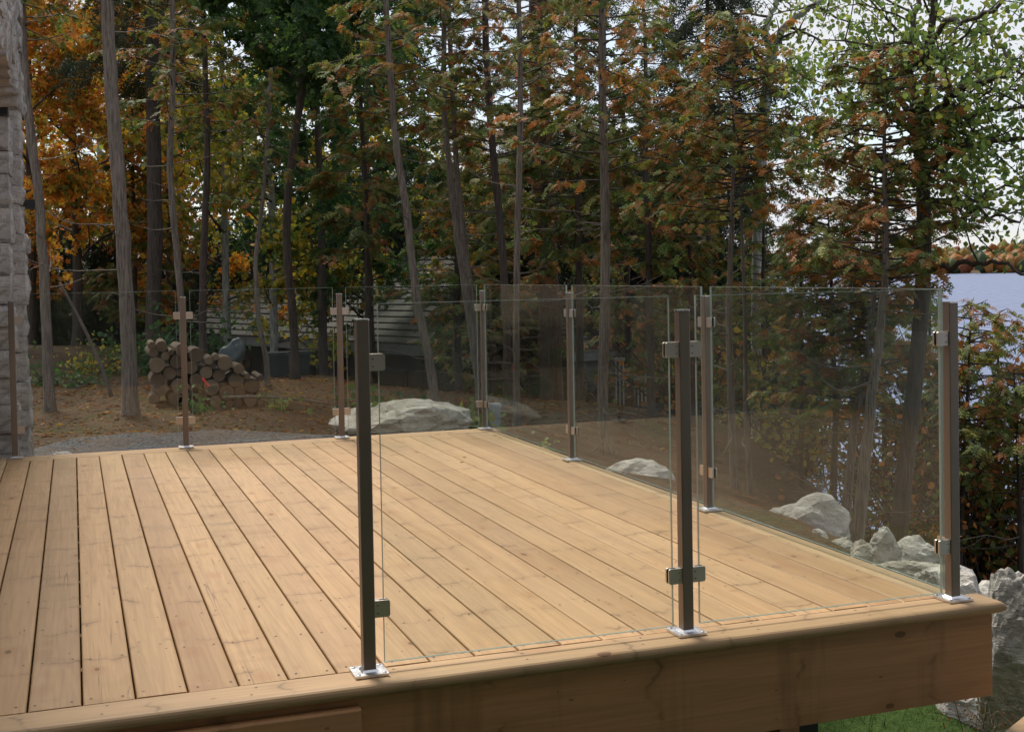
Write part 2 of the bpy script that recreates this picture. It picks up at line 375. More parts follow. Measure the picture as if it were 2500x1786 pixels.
# ------------------------------------------------------------------ terrain
CTRL = [(-3, 6, -.2), (0, 6, -.22), (2, 6, -.22), (3, 6.2, -.25), (0, 8.3, -.19), (2.4, 8, -.2), (.6, 9.1, -.12), (0, 10, -.12), (1.2, 9.7, -.15), (2, 10, -.15),
        (0, 14, .05), (1, 17, .1), (3.2, 12.4, -.12), (3.6, 15, -1.0), (6, 15, -1.9), (5, 20, -2.3), (10, 20, -2.5), (3.7, 7.2, -.3), (3.7, 8.8, -.25), (5.3, 11, -.42), (5, 12.5, -.6), (6, 8, -.38),
        (7.5, 9, -.7), (8, 12, -1.6), (4.4, 6.1, -.4), (3.5, 4.7, -.22), (3.5, 3.4, -.20), (4.0, 3.2, -.27), (3.75, 1.75, -.48), (4.2, 2.2, -.42), (4.7, 5, -.45), (4.4, 3, -.40), (5.2, 3.5, -.85), (5.7, 3.5, -1.05), (7, 5, -1.6), (9, 7, -2.6), (12, 10, -3.8),
        (14, 13, -4.6), (18, 16, -5.6), (3.5, 2.4, -.27), (3.6, 1.2, -.88), (4.3, 1.5, -.78), (3.3, .5, -.95), (2.9, .9, -.92), (2, 0, -1), (3.3, -1, -1.05), (5, 0, -1.3), (6, 1.5, -1.7),
        (8, 2, -2.6), (11, 4, -3.8), (14, 5, -5), (1, 3, -.75), (1, 5, -.35), (3, 5.2, -.36), (0, 0, -1), (-3, 0, -.6), (0, -4, -.45), (3, -5, -.9), (8, -5, -2.4), (14, -6, -5), (-10, 10, 0), (-10, 30, .6), (-4, 24, .4),
        (3, 28, -1.6), (8, 32, -2.6), (15, 30, -4.3), (20, 22, -5.8), (24, 30, -6.5), (30, 10, -7), (30, 45, -6.5), (12, 50, -3), (0, 50, 0.5), (-30, 50, 2), (-30, 0, .5), (-20, -25, 0), (10, -25, -2), (30, -25, -7), (50, 50, -8), (50, 0, -8), (20, 60, -4.3)]
_c = np.array(CTRL); _K = np.linalg.norm(_c[:, None, :2] - _c[None, :, :2], axis=2)
_A = np.block([[_K, np.ones((len(_c), 1))], [np.ones((1, len(_c))), np.zeros((1, 1))]])
_w = np.linalg.solve(_A, np.append(_c[:, 2], 0))
def hills(x, y, s): return np.sin(x * s + 1.3 * np.sin(y * s * .7)) * np.cos(y * s * 1.1 + .8 * np.sin(x * s * .6))
def ground_z(x, y):
    x = np.asarray(x, float); y = np.asarray(y, float); sh = x.shape; X = x.ravel(); Y = y.ravel()
    cx = np.clip(X, -28, 45); cy = np.clip(Y, -24, 48)
    z = (np.sqrt((cx[:, None] - _c[None, :, 0]) ** 2 + (cy[:, None] - _c[None, :, 1]) ** 2) @ _w[:-1]) + _w[-1]
    z += 0.03 * hills(X, Y, 2.3) + 0.015 * hills(X + 3, Y, 6.1)
    r = np.hypot(X - 3, Y)
    lake = 1 / (1 + np.exp(-(X * 0.86 - Y * 0.30 - 6) / 6.0))             # the lake lies to the right
    k = np.clip((r - 45) / 60, 0, 1); k = k * k * (3 - 2 * k)
    z = z * (1 - k) + k * (lake * -9 + (1 - lake) * 1.0)
    far = np.clip((np.hypot(X, Y) - 815) / 240, 0, 1)
    z = z + np.where(X > 100, far * (16 + 3 * np.sin(X * .011) + 2 * np.sin(Y * .017)), 0) * (lake > .5)
    # level pads under the deck and the near path are left as they are
    return z.reshape(sh)
def gz(x, y): return float(ground_z(np.array([x]), np.array([y]))[0])

def spaced(a, b, fine0, fine1, step, outer):
    c = list(np.arange(fine0, fine1 + 1e-6, step)); s = step; x = fine0
    L = []
    while x > a: s *= 1.35; x -= s; L.append(x)
    s = step; x = fine1; Rr = []
    while x < b: s *= 1.35; x += s; Rr.append(x)
    return np.array(L[::-1] + c + Rr)
gx = spaced(-2600, 2600, -2, 12, 0.12, 0); gy = spaced(-2600, 2600, -2, 16, 0.12, 0)
GX, GY = np.meshgrid(gx, gy); GZ = ground_z(GX, GY)
nx_, ny_ = len(gx), len(gy)
idx = np.arange(nx_ * ny_).reshape(ny_, nx_)
F = np.stack([idx[:-1, :-1], idx[:-1, 1:], idx[1:, 1:], idx[1:, :-1]], -1).reshape(-1, 4)
def ground_mat():
    t = NT('forest_floor')
    P = t.pos(); sp = t.new('ShaderNodeSeparateXYZ'); t.l.new(P, sp.inputs[0])
    a = t.noise(P, 1.1, 6, 0.6); b = t.noise(P, 26, 6, 0.7); c = t.noise(P, 85, 4, 0.7); d = t.noise(P, 0.45, 5, 0.6)
    col = t.mix(t.mrange(b, 0.3, 0.7), (0.035, 0.024, 0.016), (0.13, 0.088, 0.055))
    col = t.mix(t.math('MULTIPLY', t.mrange(c, 0.52, 0.66), 0.6), col, (0.21, 0.135, 0.075))
    col = t.mix(t.math('MULTIPLY', t.mrange(a, 0.52, 0.64), 0.55), col, (0.060, 0.075, 0.022))
    col = t.mix(t.math('MULTIPLY', t.mrange(d, 0.5, 0.62), 0.35), col, (0.035, 0.026, 0.018))
    low = t.math('MULTIPLY', t.mrange(sp.outputs[2], -0.62, -0.76), t.mrange(sp.outputs[1], 3.6, 2.2))        # lawn below the deck
    col = t.mix(low, col, t.mix(t.mrange(b, 0.3, 0.7), (0.03, 0.055, 0.012), (0.07, 0.12, 0.03)))
    h = t.math('ADD', t.math('MULTIPLY', b, 0.6), t.math('MULTIPLY', c, 0.4))
    return t.done(t.bsdf(col, 0.95, 0, t.bump(h, 0.9, 0.03), 0.1))
M['ground'] = ground_mat()
ground = link('ground', np_mesh('ground', np.stack([GX.ravel(), GY.ravel(), GZ.ravel()], 1), [F], smooth=True), M['ground']); ground['kind'] = 'structure'

def water_mat():
    t = NT('lake_water')
    P = t.pos((0.5, 1.0, 1)); a = t.noise(P, 1.2, 4, 0.6, 0.4); b = t.noise(P, 0.11, 3, 0.5)
    h = t.math('ADD', a, t.math('MULTIPLY', b, 2.0))
    nrm = t.bump(h, 0.5, 0.15)
    df = t.new('ShaderNodeBsdfDiffuse'); df.inputs['Color'].default_value = (0.085, 0.108, 0.185, 1)
    gl = t.new('ShaderNodeBsdfGlossy'); gl.inputs['Color'].default_value = (0.8, 0.85, 1, 1); gl.inputs['Roughness'].default_value = 0.28; t.l.new(nrm, gl.inputs['Normal'])
    mx = t.new('ShaderNodeMixShader'); t.set(mx.inputs[0], t.mrange(a, 0.3, 0.7, 0.22, 0.42)); t.l.new(df.outputs[0], mx.inputs[1]); t.l.new(gl.outputs[0], mx.inputs[2])
    return t.done(mx.outputs[0])
lake = MB(); lake.add([(-60, -2500, -4.5), (2600, -2500, -4.5), (2600, 2500, -4.5), (-60, 2500, -4.5)], [(0, 1, 2, 3)])
lake = lake.build('lake', water_mat()); lake['kind'] = 'structure'

# gravel path behind the deck
def gravel_mat():
    t = NT('grey_gravel')
    P = t.pos(); vo = t.voro(P, 46); sep = t.new('ShaderNodeSeparateColor'); t.l.new(vo.outputs['Color'], sep.inputs[0]); n = t.noise(P, 2.2, 5, 0.6)
    col = t.mix(sep.outputs[0], (0.035, 0.035, 0.04), (0.16, 0.158, 0.16)); col = t.mix(t.math('MULTIPLY', t.mrange(n, 0.42, 0.66), 0.8), col, (0.14, 0.10, 0.07))
    h = t.math('SUBTRACT', 1.0, vo.outputs['Distance'])
    return t.done(t.bsdf(col, 0.9, 0, t.bump(h, 1.0, 0.02), 0.2))
M['gravel'] = gravel_mat()
px_ = np.arange(-3.2, 2.75, 0.11); rows = 18; PV = []
for i, x in enumerate(px_):
    y0 = 5.25; y1 = 7.62 + 0.16 * math.sin(x * 1.7) + 0.09 * math.sin(x * 4.3) - max(0, x - 1.5) * .35
    yy = np.linspace(y0, y1, rows); zz = ground_z(np.full(rows, x), yy)
    edge = np.sin(np.linspace(0, 1, rows) * math.pi) ** .4
    PV += [(x, y, z + 0.004 + 0.012 * e) for y, z, e in zip(yy, zz, edge)]
pi_ = np.arange(len(px_) * rows).reshape(len(px_), rows)
PF = np.stack([pi_[:-1, :-1], pi_[1:, :-1], pi_[1:, 1:], pi_[:-1, 1:]], -1).reshape(-1, 4)
gp = link('gravel_path', np_mesh('gravel_path', PV, [PF], smooth=True), M['gravel']); gp['kind'] = 'structure'

# ------------------------------------------------------------------ the deck
PITCH, GAP, TH = 0.1445, 0.0048, 0.036
DY0, DY1 = 0.006, 5.182
deck = tag(empty('deck', (1.4, 2.6, -0.9)), 'raised golden softwood deck with long boards inside the glass railing', 'deck')
DO = Vector((1.4, 2.6, -0.9))
def dpart(mb, name, mat, origin=None, parent=None, smooth=False):
    """mb in coordinates relative to origin (world)"""
    o = mb.build(name, mat, parent or deck, smooth=smooth)
    o.location = Vector(origin or (0, 0, 0)) - DO
    return o
r_ = 0.006
prof = [(-PITCH / 2 + GAP / 2, -TH), (PITCH / 2 - GAP / 2, -TH)]
for i in range(4):
    a = math.radians(0 + 90 * i / 3); prof.append((PITCH / 2 - GAP / 2 - r_ + r_ * math.cos(a), -r_ + r_ * math.sin(a)))
for i in range(4):
    a = math.radians(90 + 90 * i / 3); prof.append((-PITCH / 2 + GAP / 2 + r_ + r_ * math.cos(a), -r_ + r_ * math.sin(a)))
bm_ = MB(); bm_.prism(prof, 1, DY0, DY1); board_me = bm_.mesh('deck_board'); board_me.materials.append(M['deck'])
for k in range(-2, 21):
    o = link('deck_board', board_me, None, deck); j = random.uniform(-.0012, .0012)
    o.location = Vector(((k + 0.5) * PITCH, random.uniform(-.002, .002), j)) - DO
    o.rotation_euler = (0, random.uniform(-.004, .004), random.uniform(-.0002, .0002))
# edge boards: right, left and back trim
def bull(x0, x1, th, r):      # outline in (y,z) or (x,z): nosing on the low side
    pts = [(x1, -th), (x1, 0)]
    for i in range(7):
        a = math.radians(90 + 180 * i / 6); pts.append((x0 + r + r * math.cos(a), -r + r * math.sin(a)) if i < 4 else (x0 + r + r * math.cos(a), -th + r + r * math.sin(a)))
    return pts
m = MB(); m.prism([(3.0375, -TH), (3.132, -TH), (3.135, -.03), (3.135, -.006), (3.129, 0), (3.043, 0), (3.0375, -.006)], 1, 0.003, 5.182); dpart(m, 'edge_board', M['trim_y'])
m = MB(); m.prism([(-.338, -TH), (-.2925, -TH), (-.2925, -.005), (-.2975, 0), (-.332, 0), (-.338, -.006)], 1, 0.003, 5.40); dpart(m, 'edge_board', M['trim_y'])
m = MB(); m.prism([(5.187, -TH), (5.187, -.004), (5.191, 0), (5.388, 0), (5.395, -.007), (5.395, -TH)], 0, -.290, 3.168); dpart(m, 'back_edge_board', M['trim_x'])
# front nosing board with rounded front and rounded right end
TF = 0.039
m = MB()
out = [(0.0, -TF), (0.0, -.003), (-.003, 0)]
for i in range(9):
    a = math.radians(90 + 180 * i / 8); out.append((-.124 + .0195 * math.cos(a), -.0195 + .0195 * math.sin(a)))
m.prism([(p[0] - .0025, p[1] + .0015) for p in out], 0, -.338, 3.196)
# rounded end
n = len(out); V = []; FS = []
for i in range(7):
    a = math.radians(90 * i / 6)
    for (y, z) in out:
        V.append((3.196 + .0195 * math.sin(a), y - .0025, -.018 + (z + .0195) * (math.cos(a) if i < 6 else 0.02)))
for i in range(6):
    for jx in range(n): FS.append((i * n + jx, i * n + (jx + 1) % n, (i + 1) * n + (jx + 1) % n, (i + 1) * n + jx))
m.add(V, FS)
dpart(m, 'front_nosing_board', M['trim_x'], smooth=False)
# fascia boards
m = MB(); m.box(-.338, 3.173, -.116, -.078, -.332, -TF - .001); dpart(m, 'front_fascia', M['fascia'])
m = MB(); m.box(3.097, 3.131, -.076, 5.36, -.330, -TH - .002); dpart(m, 'side_fascia', M['fascia'])
m = MB(); m.box(-.338, 3.10, 5.345, 5.383, -.330, -TH - .002); dpart(m, 'back_fascia', M['fascia'])
m = MB(); m.prism(rounded(-.30, -.058, -.155, -.118, (.004, .004, .004, .004)), 0, 0, 1)
m = MB(); m.prism([(-.156, -.32), (-.156, -.066), (-.151, -.060), (-.123, -.060), (-.1175, -.066), (-.1175, -.32)], 0, -.338, .902); dpart(m, 'stair_ledger_board', M['fascia'])
# joists below (seen only through the gaps and under the fascia)
jm = MB(); jm.box(-.32, 3.09, -.019, .019, -.27, -TH - .003); jme = jm.mesh('joist'); jme.materials.append(M['fascia'])
JY = [0.05 + 0.405 * i for i in range(13)]
for y in JY: link('joist', jme, None, deck).location = Vector((0, y + .02, 0)) - DO
# beam, posts and a black sheet standing in for the shade under the deck
m = MB(); m.box(-.3, 2.95, .62, .70, -.51, -.272); dpart(m, 'beam', M['post_z'])
for x, y in ((2.80, .66), (1.3, .66), (2.86, 3.2), (1.3, 3.2), (-.1, 3.2)):
    zb = gz(x, y) - .05; m = MB(); m.box(x - .045, x + .045, y - .045, y + .045, zb, -.512 if y < 1 else -.272); dpart(m, 'support_post', M['post_z'])
m = MB(); m.box(-.3, 3.04, .78, .81, gz(1.5, .8) - .2, -.275); dpart(m, 'under_deck_dark_sheet', M['black'])
# screws: two to a board on every joist, countersunk heads
SV = []; SF = []
hexa = [(math.cos(i * math.pi / 3), math.sin(i * math.pi / 3)) for i in range(6)]
def screw(x, y, z=0.0006, r=.0042):
    b = len(SV); SV.extend([(x + r * c, y + r * s, z) for c, s in hexa]); SF.append([b + i for i in range(6)])
for k in range(-2, 21):
    for y in JY:
        for dx in (-.045, .045):
            screw((k + .5) * PITCH + dx + random.uniform(-.008, .008), y + random.uniform(-.010, .010), .0016)
x = -.2
while x < 3.1:
    screw(x, -.03 + random.uniform(-.008, .008), .0022); screw(x + random.uniform(-.03, .03), -.095, .0022); x += .41
sc_o = link('screw_heads', np_mesh('screw_heads', SV, [np.array(SF)]), M['screw'], deck, loc=-DO); sc_o['kind'] = 'stuff'

# ------------------------------------------------------------------ railing posts
PI = math.pi
PW = 0.019; PH = 1.052
def post_meshes():
    d = {}
    m = MB(); o = rounded(-PW, PW, -PW, PW, (.003,) * 4, 2); m.prism(o, 2, .008, PH); d['tube'] = m.mesh('tube')
    m = MB(); m.prism(rounded(-PW - .0008, PW + .0008, -PW - .0008, PW + .0008, (.003,) * 4, 2), 2, PH, PH + .005); d['cap'] = m.mesh('cap')
    m = MB(); m.prism(rounded(-.0505, .0505, -.0505, .0505, (.004,) * 4, 2), 2, .0012, .0085); d['plate'] = m.mesh('base_plate')
    m = MB()
    for a, b in ((-1, -1), (1, -1), (1, 1), (-1, 1)): pass
    bev = []
    w0, w1 = PW + .0065, PW + .0005
    V = [(sx * w0, sy * w0, .0087) for sx, sy in ((-1, -1), (1, -1), (1, 1), (-1, 1))] + [(sx * w1, sy * w1, .0145) for sx, sy in ((-1, -1), (1, -1), (1, 1), (-1, 1))]
    m.add(V, [(i, (i + 1) % 4, (i + 1) % 4 + 4, i + 4) for i in range(4)]); d['weld'] = m.mesh('weld_bead')
    m = MB(); m.tube([(0, 0, .0085), (0, 0, .0105), (0, 0, .0112)], [.0062, .0062, .0045], 10); d['bolt'] = m.mesh('bolt')
    # clamp: two cheeks with the glass between them, a web against the post; +x is away from the post
    for side in (1,):
        m = MB()
        o = rounded(.0, .0465, 0, .050, (.001, .007, .007, .001), 4)
        m.prism(o, 1, -.0135, -.0058); m.prism(o, 1, .0058, .0135); m.box(0.0, .016, -.0057, .0057, .001, .049)
        d['clamp'] = m.mesh('clamp')
        m = MB(); o = rounded(.0165, .045, .002, .048, (.001, .006, .006, .001), 3); m.prism(o, 1, -.0057, -.0050); m.prism(o, 1, .0050, .0057); d['gasket'] = m.mesh('gasket')
        m = MB()
        m.tube([(0, -.0137, 0), (0, -.0148, 0)], [.0052, .0048], 12); d['cs'] = m.mesh('clamp_screw')
        m = MB(); m.tube([(0, -.01485, 0), (0, -.0151, 0)], [.0024, .0024], 6); d['sock'] = m.mesh('screw_socket')
    for k, mt in (('tube', 'steel'), ('cap', 'cap'), ('plate', 'plate'), ('weld', 'plate'), ('bolt', 'bolt'), ('clamp', 'clamp'), ('gasket', 'rubber'), ('cs', 'clamp'), ('sock', 'black')): d[k].materials.append(M[mt])
    return d
PM = post_meshes()
Z_LOW, Z_UP = 0.166, 0.902
def rail_post(x, y, dirs, label, screws=(), rz=0.0, lean=(0, 0)):
    t = tag(empty('railing_post', (x, y, .0025)), label, 'railing post', 'square steel posts of the glass railing')
    t.rotation_euler = (lean[0], lean[1], rz)
    link('tube', PM['tube'], None, t); link('cap', PM['cap'], None, t)
    bp = link('base_plate', PM['plate'], None, t); link('weld_bead', PM['weld'], None, bp)
    for sx in (-1, 1):
        for sy in (-1, 1): link('bolt', PM['bolt'], None, bp, (sx * .039, sy * .039, 0))
    for a in dirs:
        for z in (Z_LOW, Z_UP):
            c = link('clamp', PM['clamp'], None, t, (math.cos(a) * (PW + .0005), math.sin(a) * (PW + .0005), z), (0, 0, a)); link('gasket', PM['gasket'], None, c)
            if not screws: continue
            for zz in (.0135, .0365):
                turn = (0, 0, 0) if math.cos(a) > .5 or math.sin(a) > .5 else (PI, 0, 0)      # screw heads on the side seen from the stairs
                if abs(math.sin(a)) > .5: turn = (PI, 0, 0) if math.sin(a) > 0 else (0, 0, 0)
                link('clamp_screw', PM['cs'], None, c, (.0095, 0, zz), turn); link('screw_socket', PM['sock'], None, c, (.0095, 0, zz), turn)
    return t
F1, F2, F3 = (.953, -.036), (2.011, -.038), (3.066, -.042)
B0, B1, B2, B3 = (-.243, 5.325), (.872, 5.325), (1.980, 5.33), (3.083, 5.33)
R1, R2 = (3.086, 3.582), (3.078, 1.778)
rail_post(*F1, [0], 'nearest steel railing post at the stair opening with clamps on its right only', True)
rail_post(*F2, [PI, 0], 'steel railing post in the middle of the front edge, clamps on both sides', True)
rail_post(*F3, [PI, PI / 2], 'steel railing post at the front right corner of the deck', True)
rail_post(*B0, [0], 'steel railing post at the back left corner beside the stone wall')
rail_post(*B1, [PI, 0], 'steel railing post on the back edge in front of the log pile')
rail_post(*B2, [PI, 0], 'steel railing post on the back edge left of the boulder')
rail_post(*B3, [PI, -PI / 2], 'steel railing post at the back right corner of the deck')
rail_post(*R1, [PI / 2, -PI / 2], 'steel railing post on the right edge, farther of the two between the corners')
rail_post(*R2, [PI / 2, -PI / 2], 'steel railing post on the right edge, nearer of the two between the corners')

def glass_panel(a, b, label, z0=.030, z1=1.103):
    A = Vector((*a, 0)); B = Vector((*b, 0)); d = (B - A); L = d.length; d.normalize(); ang = math.atan2(d.y, d.x)
    g0 = PW + .030; l = L - 2 * g0; A2 = A + d * g0
    t = tag(empty('glass_panel', (A2.x, A2.y, z0), ang), label, 'glass panel', 'clear glass panels of the railing')
    h = z1 - z0; th = .0049
    m = MB(); m.box(0.0006, l - .0006, -th, th, .0006, h - .0006); m.build('pane', M['glass'], t)
    m = MB(); e = .0012; V = []
    for y in (-th, th):
        V += [(-e, y, -e), (l + e, y, -e), (l + e, y, h + e), (-e, y, h + e), (.0003, y, .0003), (l - .0003, y, .0003), (l - .0003, y, h - .0003), (.0003, y, h - .0003)]
    FS = []
    for i in range(4):
        j = (i + 1) % 4; FS += [(i, j, j + 8, i + 8), (i + 4, j + 4, j + 12, i + 12), (i, j, j + 4, i + 4), (i + 8, j + 8, j + 12, i + 12)]
    m.add(V, FS)
    m.build('polished_edge', M['gedge'], t)
    return t
glass_panel(F1, F2, 'front glass panel between the nearest post and the middle front post')
glass_panel(F2, F3, 'front glass panel between the middle front post and the front right corner')
glass_panel(F3, R2, 'glass panel on the right edge next to the front right corner')
glass_panel(R2, R1, 'middle glass panel of the three on the right edge')
glass_panel(R1, B3, 'glass panel on the right edge next to the back right corner')
glass_panel(B0, B1, 'back glass panel next to the stone wall')
glass_panel(B1, B2, 'middle glass panel of the three on the back edge, before the log pile')
glass_panel(B2, B3, 'back glass panel in front of the boulder')

# ------------------------------------------------------------------ rough stones and boulders
_ico = {}
def ico(level):
    if level not in _ico:
        bm = bmesh.new(); bmesh.ops.create_icosphere(bm, subdivisions=level, radius=1.0)
        _ico[level] = (np.array([v.co[:] for v in bm.verts]), np.array([[v.index for v in f.verts] for f in bm.faces])); bm.free()
    return _ico[level]
def nz(p, s, seed): return mnoise.fractal(Vector((p[0] * s + seed * 7.31, p[1] * s - seed * 3.7, p[2] * s + seed)), 0.9, 2.1, 4)
def boulder(name, label, c, size, mat, seed, rz=0.0, level=4, planes=15, rough=0.06, cat='rock', group=None, tilt=(0, 0)):
    r = np.random.default_rng(seed); V, Fc = ico(level)
    N = r.normal(size=(planes, 3)); N /= np.linalg.norm(N, axis=1)[:, None]; D = r.uniform(.66, .98, planes)
    dots = V @ N.T; rad = np.where(dots > .05, D[None, :] / np.maximum(dots, .05), 9); 
    k = 22.0; rad = -np.log(np.exp(-k * np.minimum(rad, 3)).sum(1) + np.exp(-k * 1.12)) / k        # soft minimum: rounded facets
    W = V * rad[:, None]
    n = np.array([nz(p, 1.7, seed) for p in W]); n2 = np.array([nz((p[0], p[1], p[2] * 1.8), 5.0, seed + 9) for p in W])
    W = W * (1 + rough * 1.6 * n + rough * 1.1 * np.round(n2 * 3) / 3 * .6 + rough * .5 * n2)[:, None]
    W *= np.array(size)[None, :]
    me = np_mesh(name, W, [Fc], smooth=False); me.materials.append(mat)
    o = link(name, me, None, None, c, (tilt[0], tilt[1], rz)); tag(o, label, cat, group); return o
def rock_px(label, u0, u1, v0, v1, d, mat, seed, depth=1.0, bury=0.35, rz=0.0, name='rock', tilt=(0, 0), planes=15, group='rocks set along the bank', rough=.06, level=4):
    """a rock whose visible part spans the given frame width and height at distance d; bury: part of its height below that"""
    w = (u1 - u0) / F_PX * d; h = (v1 - v0) / F_PX * d; c = at((u0 + u1) / 2, (v0 + v1) / 2, d)
    hz = h * (1 + bury) / 2
    r = ray((u0 + u1) / 2, 900); az = math.atan2(r[0], r[1])
    top = at((u0 + u1) / 2, v0, d)[2]
    return boulder(name, label, (c[0], c[1] + w * depth * .25, top - hz), (w / 2 * 1.14, w / 2 * depth * 1.1, hz * 1.12), M[mat], seed, -az + rz, level, planes, rough, group=group, tilt=tilt)
rock_px('long pale boulder behind the back glass, right of the stump-high plants', 826, 1156, 984, 1066, 10.3, 'rock', 3, .62, .5, .1, 'boulder', planes=12, group=None)
rock_px('rounded grey rock on the brown bank just past the right edge of the deck', 1496, 1644, 1138, 1190, 9.0, 'rock_pale', 5, .8, 1.1, planes=10)
rock_px('large pale sloping rock at the foot of the trunks behind the right glass', 1866, 2104, 1222, 1330, 8.1, 'rock_pale', 44, .7, .9, .0, tilt=(0, .34), planes=9, rough=.05)
rock_px('small cream coloured stone, leftmost of the stones along the right edge', 1982, 2030, 1294, 1330, 7.3, 'rock_pale', 8, .9, .6)
rock_px('small flat grey stone next to the small cream stone', 2026, 2084, 1312, 1346, 7.25, 'rock', 9, .8, .6)
rock_px('upright blunt grey rock standing among the stones behind the right glass', 2142, 2212, 1302, 1374, 7.0, 'rock_grey', 13, .9, .6, planes=9)
rock_px('low brown-grey stone left of the upright rock', 2086, 2158, 1322, 1366, 7.0, 'rock', 14, .8, .6)
rock_px('flat pale slab right of the upright rock, close to the corner post', 2196, 2304, 1322, 1368, 7.6, 'rock_pale', 15, .9, 1.2, tilt=(0, .1))
rock_px('broad grey slab in front of the upright rock', 2120, 2330, 1362, 1424, 6.7, 'rock', 17, .7, 1.2, tilt=(0, .12))
rock_px('pale greenish white stone behind the glass at the corner post', 2252, 2330, 1386, 1446, 6.35, 'rock_pale', 18, .8, .9)
rock_px('white angular rock right of the corner post', 2290, 2420, 1366, 1480, 6.5, 'rock_pale', 30, .9, .9, planes=9)
rock_px('long thin white slab lying right of the white angular rock', 2384, 2520, 1446, 1490, 6.6, 'rock_pale', 24, 1.0, 2.2, planes=9)
rock_px('pinkish grey slab under the end of the deck nosing', 2370, 2492, 1484, 1560, 6.2, 'rock_pale', 26, .8, 1.2)
rock_px('big mottled grey boulder cut off by the right border', 2436, 2600, 1432, 1700, 5.7, 'rock_grey', 57, .8, .45, planes=9, rough=.05, level=5)
rock_px('low pale rock below the deck corner beside the lawn', 2300, 2466, 1680, 1772, 6.1, 'rock_pale', 28, .7, .6)
rock_px('flat pale ledge between the low rock and the big mottled boulder', 2400, 2580, 1640, 1712, 6.5, 'rock_pale', 29, .6, .5)
rock_px('small white stone at the foot of the stone wall', 128, 172, 1102, 1122, 9.7, 'rock_pale', 33, .8, .8)

# ------------------------------------------------------------------ house at the left: stone piers, arch, siding
house = tag(empty('house', (-.5, 5.7, -.25)), 'house corner of rough grey stone at the left border with black lamps', 'house')
HO = Vector((-.5, 5.7, -.25))
def hpart(o): o.location = Vector(o.location) - HO; o.parent = house; return o
def rough_block(name, x0, x1, y0, y1, z0, z1, mat, seed, amp=.018, cuts=3, joint=.004):
    bm = bmesh.new(); bmesh.ops.create_cube(bm, size=1.0); bmesh.ops.subdivide_edges(bm, edges=bm.edges[:], cuts=cuts, use_grid_fill=True)
    c = Vector(((x0 + x1) / 2, (y0 + y1) / 2, (z0 + z1) / 2)); s = (x1 - x0 - joint, y1 - y0 - joint, z1 - z0 - joint)
    for v in bm.verts:
        e = sum(1 for k in range(3) if abs(v.co[k]) > .49)
        p = Vector((v.co.x * s[0], v.co.y * s[1], v.co.z * s[2])); n = nz(p, 7.0, seed)
        p *= 1.0
        pull = .011 if e >= 2 else 0
        nv = Vector((v.co.x if abs(v.co.x) > .49 else 0, v.co.y if abs(v.co.y) > .49 else 0, v.co.z * .2 if abs(v.co.z) > .49 else 0))
        if nv.length: p += nv.normalized() * (amp * n * 1.4 + amp * .5 - pull)
        v.co = p
    me = bpy.data.meshes.new(name); bm.to_mesh(me); bm.free(); me.materials.append(mat)
    me.polygons.foreach_set('use_smooth', np.zeros(len(me.polygons), bool))
    return link(name, me, None, None, c)
rs = random.Random(5); seed = 100
z = -.42
while z < 2.44:                                     # near pier
    h = rs.uniform(.13, .24); h = min(h, 2.46 - z) if 2.46 - z > .1 else 2.46 - z + .001
    if h < .03: break
    hpart(rough_block('stone', -.66, -.245 + rs.uniform(-.012, .016), 5.50 + rs.uniform(-.01, .02), 5.93, z, z + h, M['stone_wall'], seed, .02)); seed += 1; z += h
z = -.42
while z < 3.7:                                      # far pier, standing a little further out
    h = rs.uniform(.12, .23)
    hpart(rough_block('stone', -.66, -.175 + rs.uniform(-.012, .016), 5.96 + rs.uniform(-.01, .02), 6.42, z, z + h, M['stone_wall'], seed, .02)); seed += 1; z += h
z = 2.47; row = 0
while z < 3.5:                                      # stone band over the arched opening
    h = rs.uniform(.15, .22); y = 1.2 + (row % 2) * .17
    while y < 5.92:
        l = rs.uniform(.28, .5); y1 = min(y + l, 5.94)
        if y1 - y > .06: hpart(rough_block('stone', -.62, -.185 + rs.uniform(-.012, .016), y, y1, z, z + h, M['stone_wall'], seed, .02)); seed += 1
        y = y1
    z += h; row += 1
for i, (ya, zb) in enumerate(((5.32, 2.36), (5.16, 2.42))):      # springers of the arch
    hpart(rough_block('stone', -.60, -.16, ya, 5.49 if i == 0 else 5.31, zb, 2.468, M['stone_wall'], seed, .015)); seed += 1
z = -1.1
while z < 2.46:
    h = rs.uniform(.16, .26); h = h if z + h < 2.4 else 2.465 - z
    hpart(rough_block('stone', -.80, -.355, .7, 1.18, z, z + h, M['stone_wall'], seed, .01)); seed += 1; z += h
def siding_mat():
    t = NT('painted_siding'); n = t.noise(t.pos((3, 3, 40)), 1.0, 4, 0.6)
    return t.done(t.bsdf(t.mix(t.mrange(n, .3, .7), (0.13, 0.125, 0.12), (0.18, 0.175, 0.17)), 0.6))
M['siding'] = siding_mat()
M['window'] = simple('dark_window', (0.02, 0.022, 0.025), 0.06)
M['frame'] = simple('window_frame', (0.05, 0.05, 0.05), 0.5)
M['base_stone'] = simple('smooth_base_stone', (0.58, 0.54, 0.48), 0.8, 0, 3, .25, .5, .01)
def hbox(name, b, mat, parent=None):
    m = MB(); m.box(*b); o = m.build(name, mat); o.location = -HO; o.parent = parent or house
    if parent is not None: o.location = (0, 0, 0)
    return o
hbox('siding_wall', (-.62, -.36, 1.185, 5.30, .66, 2.462), M['siding'])
hbox('corner_trim', (-.62, -.344, 5.305, 5.42, -.35, 2.30), M['siding'])
hbox('base_wall', (-.64, -.352, 1.185, 5.30, -1.1, .655), M['base_stone'])
for y0 in (1.5, 2.8, 4.1):
    w = hbox('window', (-.36, -.346, y0, y0 + 1.05, .78, 2.15), M['frame']); hbox('pane', (-.3455, -.342, y0 + .06, y0 + .99, .84, 2.09), M['window'], w)
